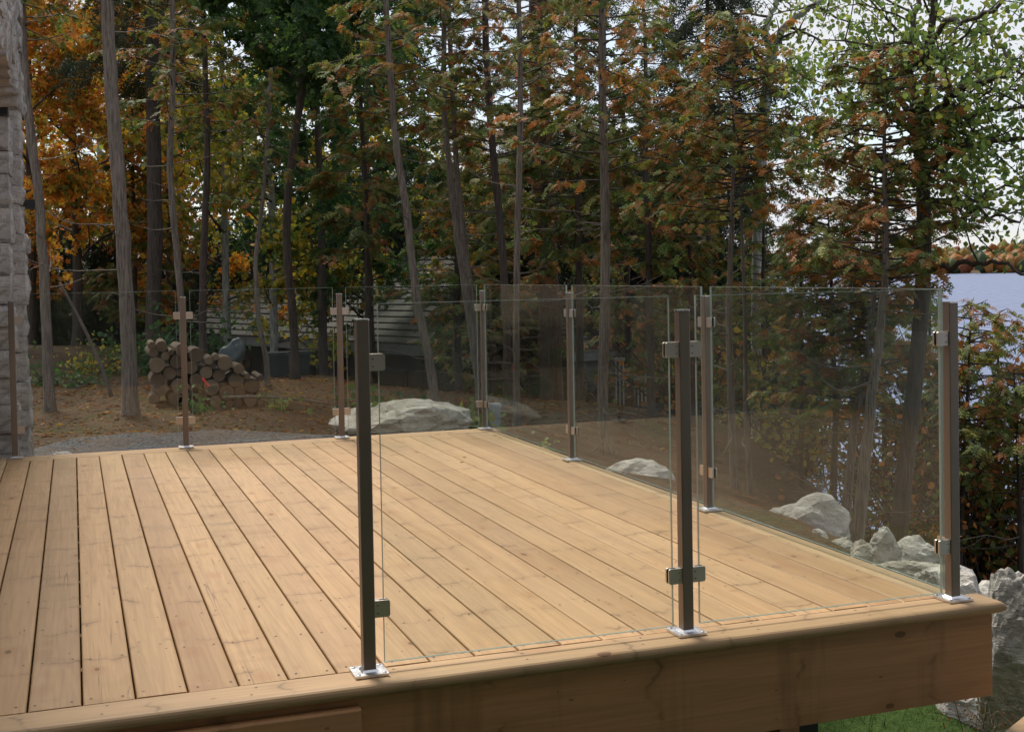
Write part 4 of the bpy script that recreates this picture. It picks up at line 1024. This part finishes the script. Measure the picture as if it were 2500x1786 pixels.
G_NEAR = 'cedars standing in the front row behind the deck'
def cedar(label, pix, d, w_px, **kw):
    seed = kw.get('seed', 0); w_px *= .82; r = np.random.default_rng(seed + 500); top = kw.pop('top', 4.7); w_top = .85 * kw.pop('w_top', w_px * .5); bark = kw.pop('bark', 'bark_grey'); cv = kw.pop('crown_v', 420)
    name = kw.pop('name', 'cedar_tree'); crown = kw.pop('crown', 'cedar')
    path = trunk_path(pix, d, top, r); zc = ray_z(cv, d) - path[0][2]
    return add_tree(name, label, path, w_px / 2 / F_PX * d, w_top / 2 / F_PX * d, bark, crown, z_crown=zc, **kw)
# --- front row, left to right
cedar('slender leaning grey trunk nearest the stone wall, leftmost of the trees', [(122, 1003), (112, 760), (98, 520), (72, 300), (56, 100), (52, -60)], 13.4, 30, w_top=19, seed=1, dens=.85, crown_v=120, reach=.9, rust=.45, dead=10)
cedar('stout straight grey trunk in front of the log pile, thickest on the left', [(318, 1012), (313, 820), (298, 560), (278, 300), (264, 60), (262, -80)], 12.7, 44, w_top=32, seed=2, dens=.85, crown_v=40, reach=1.0, rust=.4, dead=22)
cedar('thin grey trunk rising behind the first back-edge post by the log pile', [(440, 960), (446, 800), (430, 600), (416, 420), (420, 250)], 14.3, 22, w_top=14, seed=3, dens=.5, crown_v=330, reach=.95, rust=.5, dead=12)
cedar('thin brown trunk right behind the log pile', [(505, 965), (495, 780), (500, 560), (506, 350), (500, 150)], 15.2, 24, w_top=14, seed=4, dens=.5, crown_v=360, reach=1.0, rust=.45, dead=12, bark='bark_dark')
cedar('slim pale trunk leaning left between the bins and the log pile', [(652, 968), (650, 880), (632, 780), (625, 640), (640, 500)], 14.8, 16, w_top=9, seed=5, dens=.5, crown_v=520, reach=.8, rust=.35, dead=8, top=3.6)
cedar('grey trunk behind the bins, dark and straight', [(722, 940), (714, 760), (700, 600), (708, 430), (736, 220), (748, 90), (752, -20)], 15.6, 25, w_top=20, seed=6, name='oak_tree', crown='broad', pal='oak', crown_v=250, reach=1.15, dens=1.0, size=.10, dead=8, bark='bark_dark', top=6.2)
cedar('grey cedar trunk just left of the boulder, leaning left as it rises', [(1066, 1000), (1045, 860), (1020, 740), (990, 500), (966, 340), (955, 200)], 12.9, 29, w_top=15, seed=7, dens=.66, crown_v=360, reach=.95, rust=.5, dead=16)
cedar('left one of the twin slim trunks crossing behind the boulder', [(1168, 935), (1150, 800), (1122, 610), (1096, 400), (1085, 250)], 14.0, 24, w_top=13, seed=8, dens=.66, crown_v=300, reach=.95, rust=.55, dead=14)
cedar('right one of the twin slim trunks, close against its neighbour', [(1176, 930), (1160, 780), (1136, 610), (1116, 420), (1106, 250)], 14.25, 21, w_top=12, seed=9, dens=.66, crown_v=330, reach=.9, rust=.5, dead=12)
cedar('reddish dark trunk behind the back right corner post', [(1240, 985), (1236, 760), (1222, 560), (1200, 330), (1186, 100)], 13.4, 26, w_top=17, seed=10, dens=.66, crown_v=430, reach=.95, rust=.6, dead=16, bark='bark_dark')
cedar('slim straight trunk right of the back right corner post, tufted low down', [(1262, 1050), (1260, 800), (1264, 560), (1270, 300), (1268, 60)], 11.9, 22, w_top=13, seed=11, dens=.75, size=.052, crown_v=260, reach=.8, rust=.6, dead=14)
cedar('pale trunk with a curved foot behind the middle right-edge glass', [(1490, 1112), (1472, 1040), (1474, 860), (1478, 640), (1476, 440), (1470, 200)], 10.8, 33, w_top=18, seed=12, dens=.85, size=.060, crown_v=470, reach=.95, rust=0.96, dead=16)
cedar('grey trunk behind the near right-edge post, forked low from its twin', [(1795, 1195), (1785, 1000), (1780, 760), (1786, 560), (1792, 380), (1790, 200)], 10.6, 27, w_top=4, seed=13, dens=1.7, size=.060, crown_v=560, reach=1.05, rust=1.04, dead=18, top=3.3)
cedar('thin brown twin trunk just right of the near right-edge post', [(1832, 1198), (1822, 1000), (1818, 760), (1812, 560), (1806, 420)], 10.9, 19, w_top=4, seed=14, dens=1.7, size=.060, crown_v=480, reach=.8, rust=0.96, dead=10, top=2.5)
# --- right group on the slope to the lake
cedar('dark straight cedar trunk left of the three slope trunks behind the right glass', [(2032, 1240), (2040, 1000), (2030, 800), (2028, 640), (2020, 480)], 10.6, 26, w_top=4, seed=15, dens=1.7, size=.060, crown_v=1040, reach=.85, rust=0.88, dead=18, bark='bark_dark', top=1.7)
cedar('grey trunk bowing right behind the large pale sloping rock', [(2062, 1290), (2082, 1080), (2110, 900), (2132, 740), (2140, 560), (2136, 380)], 10.1, 33, w_top=4, seed=16, dens=1.7, size=.060, crown_v=980, reach=.8, rust=0.96, dead=18, top=2.1)
cedar('smooth grey trunk in the gap before the lake, tallest of the slope cedars', [(2092, 1350), (2104, 1200), (2130, 960), (2150, 800), (2162, 620), (2160, 400)], 9.2, 42, w_top=4, seed=17, dens=1.7, size=.060, crown_v=720, reach=.85, rust=1.04, dead=16, top=2.75)

# ------------------------------------------------------------------ taller and farther trees
def copy_tree(o, parent=None):
    c = o.copy(); COL.objects.link(c); c.parent = parent
    for ch in o.children: copy_tree(ch, c)
    return c
def limb_tree(name, label, trunk, limbs, d, w0, w1, bark, pal, size, seed, leaves=22, dens=1.0, cat='tree', twig='twig_dark', top=None, lim_w=.5):
    """a tree whose big limbs are laid out one by one; twigs and leaves grow from the limbs"""
    r = np.random.default_rng(seed); path = trunk_path(trunk, d, at(1250, trunk[-1][1], d)[2] if top is None else top, r); base = path[0].copy()
    t = tag(empty(name, tuple(base)), label, cat)
    P = curve(path, len(path) * 5) - base; rad = np.linspace(w0, w1, len(P)) / 2 / F_PX * d; rad *= 1 + .4 * np.exp(-P[:, 2] / .15)
    m = MB(); m.tube(P, rad, 12); m.build('trunk', M[bark], t, smooth=True)
    PV, PD, PN, PL, PT = [], [], [], [], []; mb = MB()
    for (pix, wl_, dz, nsub) in limbs:
        pts = [at(u, v, d + dz * i / max(1, len(pix) - 1)) - base for i, (u, v) in enumerate(pix)]; Q = curve(pts, len(pts) * 4); Q += r.normal(0, .012, Q.shape)
        rr = np.linspace(wl_, wl_ * .35, len(Q)) / 2 / F_PX * d
        lm = MB(); lm.tube(Q, rr, 7); lm.build('limb', M[bark], t, smooth=True)
        for k in range(nsub):
            i = int(r.integers(2, len(Q))); e = norm(norm(Q[min(i, len(Q) - 1)] - Q[i - 1]) * .5 + r.normal(0, .7, 3)); 
            grow_limb(mb, Q[i], e, r.uniform(.35, .8), rr[i] * .5, r, PV, PD, PN, PL, PT, pal, size, dens, 1, leaves, .03)
    V, Fq, T = spread_leaves(np.concatenate(PV), np.concatenate(PD), np.concatenate(PN), np.concatenate(PL), np.concatenate(PT), T_LEAF)
    link('crown', np_mesh('crown', V, [Fq], T), M['leaf'], t); tag(mb.build('branches', M[twig], t, smooth=True), kind='stuff')
    return t
limb_tree('poplar_tree', 'big dark-limbed poplar with round green leaves before the lake', [(2192, 1335), (2206, 1180), (2226, 1000), (2246, 800), (2256, 600), (2252, 430), (2240, 290)],
    [([(2240, 300), (2222, 180), (2232, 60), (2240, -60)], 24, .3, 8), ([(2254, 330), (2264, 200), (2272, 80), (2290, -60)], 26, -.4, 8), ([(2250, 330), (2290, 270), (2340, 215), (2450, 185)], 24, -.8, 9),
     ([(2262, 300), (2330, 285), (2440, 268), (2530, 262)], 18, -.6, 8), ([(2190, 200), (2258, 140), (2300, 62), (2390, 42), (2470, -20)], 19, -.9, 7), ([(2250, 440), (2305, 385), (2400, 345), (2520, 340)], 20, -.7, 9),
     ([(2246, 420), (2180, 395), (2080, 345), (1990, 325)], 15, .5, 8), ([(2250, 360), (2200, 240), (2130, 170), (2060, 90)], 17, .8, 9), ([(2254, 480), (2330, 490), (2400, 520), (2480, 540)], 14, -.6, 6),
     ([(2250, 560), (2330, 540), (2420, 470), (2500, 450)], 13, .4, 8), ([(2236, 320), (2150, 280), (2070, 240), (2010, 180)], 13, .2, 7), ([(2262, 660), (2340, 640), (2420, 642), (2510, 668)], 16, -.7, 2), ([(2400, 60), (2440, 110), (2480, 170), (2530, 200)], 10, -.9, 8)],
    9.7, 44, 28, 'bark_dark', 'aspen', .041, 31, 18)
limb_tree('aspen_tree', 'pale smooth aspen trunk forking near the top, right of the spruce', [(1850, 960), (1850, 700), (1856, 430), (1862, 300), (1874, 210), (1886, 115)],
    [([(1886, 118), (1868, 70), (1890, 20), (1900, -60)], 22, .4, 5), ([(1886, 112), (1922, 62), (1962, 26), (2016, -2), (2060, -50)], 22, -.4, 6), ([(1872, 230), (1930, 240), (1990, 280)], 9, .3, 5), ([(1862, 300), (1930, 330), (1985, 380)], 9, -.3, 6), ([(1880, 160), (1820, 120), (1760, 130)], 9, .2, 4)],
    16.5, 32, 26, 'bark_pale', 'aspen', .05, 32, 15)

# prototypes for the crowd behind: built once, then set out as separate trees
_first = set()
def crowd(proto, spots, group, sink=.1):
    for (u, d, s, rz, lab) in spots:
        p = at(u, 900, d); g = gz(p[0], p[1])
        o = proto if proto.name not in _first else copy_tree(proto)
        _first.add(proto.name)
        o.location = (p[0], p[1], g - sink); o.rotation_euler = (0, 0, rz); o.scale = (s, s, s); o['group'] = group; o['label'] = lab
def straight(H, r, lean=.03):
    z = np.linspace(0, H, 8); return np.stack([r.normal(0, lean, 8).cumsum() * .5, r.normal(0, lean, 8).cumsum() * .5, z], 1)
r0 = np.random.default_rng(77)
lab_c = 'brown-green cedar in the crowd of cedars behind the front trunks'
pc1 = add_tree('cedar_tree', lab_c, straight(5.8, r0), .06, .02, 'bark_dark', 'cedar', seed=41, z_crown=1.3, reach=1.0, rust=.45, dead=8, size=.10, dens=.62)
pc2 = add_tree('cedar_tree', lab_c, straight(5.4, r0), .055, .02, 'bark_dark', 'cedar', seed=42, z_crown=1.9, reach=1.05, rust=.55, dead=8, size=.10, dens=.6)
pc3 = add_tree('cedar_tree', lab_c, straight(5.0, r0), .065, .02, 'bark_dark', 'cedar', seed=43, z_crown=.9, reach=1.05, rust=.25, dead=8, size=.10, dens=.65)
GC = 'cedars crowding behind the front row'
crowd(pc1, [(1335, 15.4, 1, 4, 'brown-green cedar just left of the pale curved trunk'), (1690, 13.6, .66, 1, 'short cedar left of the forked grey trunk behind the right glass'), (1955, 13.5, .55, 5, 'short cedar left of the slope trunks behind the right glass'), (2160, 12.5, .55, 2, 'short cedar at the water behind the bowing slope trunks'), (2270, 12.8, .52, 1, 'short cedar at the water right of the big poplar trunk')], GC)
crowd(pc2, [(900, 17.0, 1, 1, 'rusty cedar left of the trunk at the boulder, farther back'), (1415, 14.6, .95, 2, 'rusty cedar close behind the pale curved trunk'), (1590, 13.4, .85, 5, 'rusty cedar right of the pale curved trunk'), (2085, 13.0, .5, .5, 'short rusty cedar low between the slope trunks')], GC)
crowd(pc3, [(1200, 18.5, 1.0, 1, 'green cedar behind the twin slim trunks, farther back'), (1540, 16.5, 1.0, 3, 'green cedar between the pale curved trunk and the spruce'), (1860, 15.5, .68, .3, 'green cedar under the pale aspen'), (1120, 16.5, .9, 2, 'green cedar directly behind the twin slim trunks'), (330, 22, .9, 1, 'green cedar behind the stout left trunk')], GC)
lab_s = 'dark spruce filling the shade at the back of the wood'
ps1 = add_tree('spruce_tree', lab_s, straight(6.6, r0), .12, .02, 'bark_dark', 'spruce', seed=44, z_crown=.6, reach=2.0, rust=0, dead=4, size=.24, dens=1.5, pal='spruce')
ps2 = add_tree('spruce_tree', lab_s, straight(6.0, r0), .12, .02, 'bark_dark', 'spruce', seed=45, z_crown=.5, reach=1.9, rust=0, dead=4, size=.24, dens=1.5, pal='spruce')
GS = 'dark spruces at the back of the wood'
crowd(ps1, [(1290, 23.5, 1, 0, 'dark spruce left of the thick reddish pine'), (1480, 21.5, .95, 2, 'dark spruce straight behind the pale curved trunk'), (1030, 30, 1.0, 4, 'dark spruce behind the cottage roof, left of the twin trunks'), (1760, 20.5, .9, 1, 'dark spruce behind the forked grey trunk'), (840, 34, 1, 3, 'farthest dark spruce behind the middle of the cottage'), (1600, 26, 1.05, 5, 'dark spruce far back between the curved trunk and the tall spruce')], GS)
crowd(ps2, [(1160, 28, 1.05, 1, 'dark spruce behind the twin slim trunks'), (1390, 26, 1, 3, 'dark spruce right behind the gazebo'), (1560, 20.5, .9, 2, 'dark spruce behind the porch railing'), (1680, 23, .95, 5, 'dark spruce left of the tall drooping spruce'), (930, 28, 1, 2, 'dark spruce behind the cottage roof, above the boulder'), (1870, 21.0, .7, 4, 'dark spruce at the foot of the pale aspen'),
    (60, 27, .5, 1, 'small dark spruce beside the stone wall'), (160, 31, .6, 2, 'small dark spruce right of the leftmost trunk'), (260, 25, .45, 3, 'smallest dark spruce behind the leaning pole'), (400, 29, .6, 4, 'small dark spruce behind the log pile'), (520, 33, .75, 5, 'small dark spruce left of the cottage'), (640, 36, .85, 2, 'dark spruce behind the left end of the cottage'), (740, 30, .85, 1, 'dark spruce behind the oak with the curved trunk'), (1240, 20, .8, 2, 'dark spruce nearest behind the back right corner post')], GS)
spruce_top = trunk_path([(1735, 900), (1730, 500), (1728, 200), (1728, -40)], 16.0, 6.4, r0)
add_tree('spruce_tree', 'tall spruce with drooping branches left of the pale aspen trunk', spruce_top, .045, .02, 'bark_dark', 'spruce', seed=46, z_crown=3.6, reach=.95, rust=0, dead=6, size=.17, dens=1.5, pal='spruce')
# red pine with thick dark trunk
pine = trunk_path([(1345, 900), (1336, 700), (1322, 400), (1316, 100), (1314, -60)], 17.0, 8.0, r0)
add_tree('red_pine_tree', 'thick reddish pine trunk behind the centre cedars', pine, .165, .12, 'bark_red', 'spruce', seed=47, z_crown=6.0, reach=1.6, rust=0, dead=10, size=.2, dens=.5, pal='spruce')
dk = trunk_path([(374, 860), (378, 560), (374, 300), (370, 60)], 18.5, 7.0, r0)
add_tree('pine_tree', 'thick dark trunk behind the stout left trunk', dk, .115, .09, 'bark_dark', 'spruce', seed=48, z_crown=4.2, reach=1.3, rust=0, dead=20, size=.2, dens=.6, pal='spruce')
# autumn maples and pale green birches behind
pm1 = add_tree('maple_tree', 'orange autumn maple glowing behind the left trunks', straight(8.5, r0), .09, .03, 'bark_dark', 'broad', seed=51, z_crown=1.2, reach=2.0, dens=.85, size=.115, pal='maple', dead=0)
pm2 = add_tree('maple_tree', 'orange autumn maple glowing behind the left trunks', straight(8.0, r0), .09, .03, 'bark_dark', 'broad', seed=52, z_crown=.9, reach=1.9, dens=.8, size=.115, pal='maple', dead=0)
GM = 'orange maples behind the left trunks'
crowd(pm1, [(190, 21, .95, 0, 'orange maple between the leftmost and the stout trunk'), (20, 20, .9, 2, 'orange maple beside the stone wall'), (420, 24, .85, 4, 'orange maple right of the stout left trunk')], GM); crowd(pm2, [(80, 25, 1.1, 1, 'orange maple behind the leftmost trunk'), (300, 26, 1.05, 3, 'orange maple behind the stout left trunk'), (1215, 24, .8, 2, 'orange maple glowing behind the centre trunks')], GM)
pg1 = add_tree('birch_tree', 'yellow-green birch behind the middle trunks', straight(9.5, r0), .08, .03, 'bark_pale', 'broad', seed=53, z_crown=1.6, reach=1.8, dens=.8, size=.10, pal='gold', dead=0)
pg2 = add_tree('birch_tree', 'yellow-green birch behind the middle trunks', straight(9.0, r0), .08, .03, 'bark_pale', 'broad', seed=54, z_crown=1.0, reach=1.8, dens=.8, size=.10, pal='gold', dead=0)
GB = 'yellow-green birches behind the middle trunks'
crowd(pg1, [(560, 22, .95, 0, 'yellow-green birch behind the log pile and the bins'), (830, 25, 1.0, 2, 'yellow-green birch right of the curved oak trunk'), (450, 30, 1.1, 4, 'yellow-green birch far behind the log pile')], GB); crowd(pg2, [(670, 21, .95, 1, 'yellow-green birch left of the curved oak trunk'), (980, 30, 1.1, 3, 'yellow-green birch far behind the twin trunks'), (260, 33, 1.2, 5, 'yellow-green birch far behind the stout left trunk')], GB)
po1 = add_tree('oak_tree', 'dark green oak behind the curved trunk', straight(8.5, r0), .09, .03, 'bark_dark', 'broad', seed=55, z_crown=2.4, reach=1.8, dens=.9, size=.12, pal='oak', dead=0)
crowd(po1, [(790, 19.5, .9, 0, 'dark green oak right behind the curved trunk'), (905, 23.5, 1.0, 2, 'dark green oak left of the trunk at the boulder'), (620, 33, 1.0, 1, 'dark green oak far behind the bins')], 'dark green oaks behind the middle trunks')
# trees and shrubs on the right slope
cedar('thin dark trunk right of the corner post, left of the pair by the water', [(2338, 1470), (2350, 1200), (2362, 950), (2372, 740)], 11.5, 20, w_top=3, seed=61, crown_v=1180, reach=.75, rust=.5, dead=10, bark='bark_dark', top=.35)
cedar('dark trunk standing at the water, nearer the right border', [(2452, 1470), (2440, 1200), (2436, 950), (2440, 760)], 12.5, 26, w_top=3, seed=62, crown_v=1180, reach=.75, rust=.5, dead=12, bark='bark_dark', top=.3)
cedar('dark trunk at the right border half cut off by the frame', [(2498, 1480), (2490, 1250), (2482, 1000)], 11.2, 28, w_top=3, seed=63, crown_v=1200, reach=.7, rust=.4, dead=10, bark='bark_dark', top=.3)
def shrub(name, label, u, v, d, h, w, pal, size, seed, n=26, leaves=16, dens=1.0, group=None, tm=None, twig='twig_dark', mat='leaf'):
    r = np.random.default_rng(seed); p = at(u, v, d); g = gz(p[0], p[1]); t = tag(empty(name, (p[0], p[1], g - .03)), label, 'shrub' if h > .5 else 'plant', group)
    mb = MB(); PV, PD, PN, PL, PT = [], [], [], [], []
    for i in range(n):
        a = r.uniform(0, 2 * PI); k = r.uniform(.1, 1) ** .6
        e = norm(np.array([math.cos(a) * w * k, math.sin(a) * w * k, h * r.uniform(.35, 1.0)])); L = math.hypot(w * k, h) * r.uniform(.6, 1.0)
        grow_limb(mb, np.array([math.cos(a) * .03, math.sin(a) * .03, 0]), e, L, .006 + .006 * h, r, PV, PD, PN, PL, PT, pal, size, dens, 1, leaves, .02)
    V, Fq, T = spread_leaves(np.concatenate(PV), np.concatenate(PD), np.concatenate(PN), np.concatenate(PL), np.concatenate(PT), tm or T_LEAF)
    link('foliage', np_mesh('foliage', V, [Fq], T), M[mat], t); tag(mb.build('stems', M[twig], t, smooth=True), kind='stuff'); return t
shrub('autumn_shrub', 'tall rust and green shrub right of the corner post', 2400, 1200, 12.2, 2.1, 1.0, 'sumac', .06, 71, 46, 20)
shrub('autumn_shrub', 'rust coloured shrub behind the right border trunks', 2510, 1200, 13.0, 2.2, 1.0, 'sumac', .06, 72, 44, 20)
shrub('autumn_shrub', 'reddish green shrub behind the corner post, lower than its neighbours', 2290, 1200, 12.8, 1.7, .8, 'sumac', .06, 73, 34, 18)
shrub('raspberry_plant', 'low dark green bramble left of the boulder', 905, 985, 11.0, .30, .35, 'oak', .07, 74, 14, 9)
shrub('leafy_plant', 'bright green leafy plant at the foot of the back right corner post', 1150, 1040, 10.6, .22, .16, 'aspen', .07, 75, 7, 7)
shrub('leafy_plant', 'green leafy plant at the foot of the log pile', 505, 1000, 12.6, .16, .18, 'oak', .045, 76, 6, 5)
shrub('leafy_plant', 'light green sapling leaves right of the log pile', 683, 985, 12.8, .20, .10, 'aspen', .06, 77, 3, 4)
shrub('leafy_plant', 'small weeds past the right edge of the deck near the back corner', 1300, 1100, 9.6, .14, .2, 'aspen', .035, 78, 8, 6)
shrub('leafy_plant', 'green weeds behind the leftmost trunk', 150, 960, 15.0, .2, .8, 'oak', .045, 79, 16, 7)
shrub('leafy_plant', 'yellow-green undergrowth left of the stout trunk', 225, 945, 16.5, .22, .8, 'gold', .045, 80, 14, 7)
shrub('leafy_plant', 'dark green undergrowth behind the log pile', 420, 900, 17.0, .7, 1.0, 'oak', .07, 81, 20, 10)
shrub('twiggy_shrub', 'twiggy shrub at the waterline between the slope trunks', 2145, 1340, 10.6, .9, .45, 'sumac', .04, 82, 12, 4)
shrub('autumn_shrub', 'yellow-green shrub low between the slope trunks behind the bank', 1960, 1230, 14.5, 1.6, .9, 'gold', .07, 83, 20, 10)
shrub('autumn_shrub', 'rusty shrub low behind the picket fence', 1720, 1150, 16.0, 2.0, 1.2, 'sumac', .08, 84, 22, 12)
# dry weeds at the lower right
def dry_weed(label, u, v, d, h, seed):
    r = np.random.default_rng(seed); p = at(u, v, d); t = tag(empty('dry_weed', (p[0], p[1], gz(p[0], p[1]) - .02)), label, 'plant'); m = MB(); PV, PD, PN, PL, PT = [], [], [], [], []
    for i in range(7):
        a = r.uniform(0, 6.28); e = np.array([math.cos(a) * .35, math.sin(a) * .35, 1]) * h * r.uniform(.5, 1); q = np.array([e * f + r.normal(0, .012, 3) for f in (0, .35, .7, 1)]); m.tube(curve(q, 7), np.linspace(.0035, .0012, 7), 4, False)
        for k in range(5):
            f = r.uniform(.35, 1); b = e * f; g2 = b + np.array([r.normal(0, .09), r.normal(0, .09), .09 * r.uniform(.2, 1)]); m.tube([b, (b + g2) / 2 + [0, 0, .01], g2], [.0016, .0013, .001], 3, False)
            n = 7; PV.append(g2 + r.normal(0, .014, (n, 3))); PD.append(r.normal(0, 1, (n, 3))); PN.append(r.normal(0, 1, (n, 3))); PL.append(r.uniform(.006, .013, n)); PT.append(pick('rust', n, r) * .4)
    tag(m.build('stems', M['twig'], t), kind='stuff'); V, Fq, T = spread_leaves(np.concatenate(PV), np.concatenate(PD), np.concatenate(PN), np.concatenate(PL), np.concatenate(PT), T_LEAF); tag(link('seed_heads', np_mesh('seed_heads', V, [Fq], T), M['leaf'], t), kind='stuff')
dry_weed('dry brown weed in front of the low pale rock', 2380, 1790, 5.6, .42, 91)
dry_weed('dry weed with seed heads in front of the big mottled boulder', 2462, 1790, 5.3, .50, 92)

# ------------------------------------------------------------------ litter, grass, far shore
r = np.random.default_rng(5)
def scatter(name, label, cat, n, region, size, cols, tm, lift=.006, tilt=.35, mat='leaf'):
    x = r.uniform(region[0], region[1], n); y = r.uniform(region[2], region[3], n); z = ground_z(x, y) + lift
    P = np.stack([x, y, z], 1); D = np.stack([np.cos(a_ := r.uniform(0, 6.28, n)), np.sin(a_), r.normal(0, tilt * .5, n)], 1); N = np.stack([r.normal(0, tilt, n), r.normal(0, tilt, n), np.ones(n)], 1)
    V, Fq, T = spread_leaves(P, D, N, r.uniform(size * .6, size * 1.4, n), cols(n), tm)
    o = link(name, np_mesh(name, V, [Fq], T), M[mat]); tag(o, label, cat, None, 'stuff'); return o
scatter('fallen_leaves', 'orange and brown fallen leaves on the forest floor', 'leaves', 7000, (-1.2, 6.5, 6.9, 12.5), .045, lambda n: np.where(r.random((n, 1)) < .25, pick('maple', n, r) * .75, pick('rust', n, r) * .55), T_LOBE)
scatter('needle_litter', 'brown cedar litter on the bank right of the deck', 'litter', 12000, (3.15, 6.0, 1.6, 7.5), .03, lambda n: pick('rust', n, r) * r.uniform(.45, 1.0, (n, 1)), T_SPRUCE)
def grass():
    n = 9000; x = r.uniform(1.6, 5.2, n); y = r.uniform(-1.4, 2.3, n); z = ground_z(x, y); k = z < -.66; x, y, z = x[k], y[k], z[k]; n = len(x)
    h = r.uniform(.03, .075, n); a = r.uniform(0, 6.28, n); b = np.stack([x, y, z - .004], 1); s_ = np.stack([np.cos(a), np.sin(a), np.zeros(n)], 1) * .0022; tip = b + np.stack([r.normal(0, .025, n), r.normal(0, .025, n), h], 1)
    V = np.stack([b - s_, b + s_, tip], 1).reshape(-1, 3); col = np.repeat(np.array([(.035, .075, .014)]) * r.uniform(.6, 1.7, (n, 1)), 3, axis=0)
    tag(link('grass', np_mesh('grass', V, [np.arange(n * 3).reshape(-1, 3)], col), M['leaf']), 'short green grass below the deck corner', 'grass', None, 'stuff')
grass()
def stick(label, pix, d, w):
    pts = []
    for u, v in pix:
        p = at(u, v, d); pts.append((p[0], p[1], max(p[2], gz(p[0], p[1]) + .01)))
    base = np.array(pts[0]); t = MB(); Q = curve(np.array(pts) - base, 12); t.tube(Q, np.linspace(w, w * .5, 12), 6); o = t.build('fallen_branch', M['twig'], None, tuple(base), smooth=True); tag(o, label, 'branch')
stick('long fallen branch on the ground right of the log pile', [(545, 970), (640, 968), (740, 976), (806, 986)], 13.0, .018)
stick('thin leaning pole propped between the leftmost trunk and the log pile', [(272, 968), (250, 900), (205, 800), (160, 715), (145, 690)], 13.6, .026)
stick('short dead stick at the foot of the pale curved trunk', [(1440, 1108), (1460, 1090), (1476, 1072)], 10.4, .010)
# two wood chips lying on the boards
for i, (u, v) in enumerate(((1133, 1115), (1127, 1127))):
    p = atz(u, v, .003); m = MB(); m.prism([(-.012, -.006), (.011, -.008), (.014, .004), (-.01, .007)], 2, 0, .003)
    tag(m.build('wood_chip', M['trim_x'], None, (p[0], p[1], .0025), (0, 0, .5 * i)), ('wood chip on the far deck boards, farther of the two', 'wood chip on the far deck boards, nearer of the two')[i], 'wood chip')
# wooded far shore
def far_shore():
    V0, F0 = ico(2); n = 1100; VV = []; TT = []
    pal = np.array([(.30, .11, .035), (.34, .17, .05), (.22, .07, .03), (.07, .10, .04), (.10, .12, .045), (.05, .075, .035), (.30, .20, .06), (.36, .13, .03), (.34, .15, .04)])
    az = r.uniform(.42, .95, n); dist = r.uniform(835, 1000, n)
    x = np.sin(az) * dist; y = np.cos(az) * dist; z = np.maximum(ground_z(x, y), -4.5)
    for i in range(n):
        s = r.uniform(2.6, 6.2); c = (x[i], y[i], z[i] + s * 1.1); k = 1 + .28 * np.sin(V0[:, 0] * 5 + i) * np.cos(V0[:, 1] * 6 + i * 2) + .14 * np.sin(V0[:, 2] * 11 + i)
        VV.append(V0 * k[:, None] * np.array([s * .8, s * .8, s * 1.05]) + c); TT.append(np.repeat(pal[[r.integers(len(pal))]] * r.uniform(.8, 1.15), len(V0), 0))
    V = np.concatenate(VV); Fc = (F0[None] + (np.arange(n) * len(V0))[:, None, None]).reshape(-1, 3)
    tag(link('far_shore_woods', np_mesh('far_shore_woods', V, [Fc], np.concatenate(TT), smooth=True), M['leaf']), 'orange and green autumn woods on the far shore of the lake', 'woods', None, 'stuff')
far_shore()
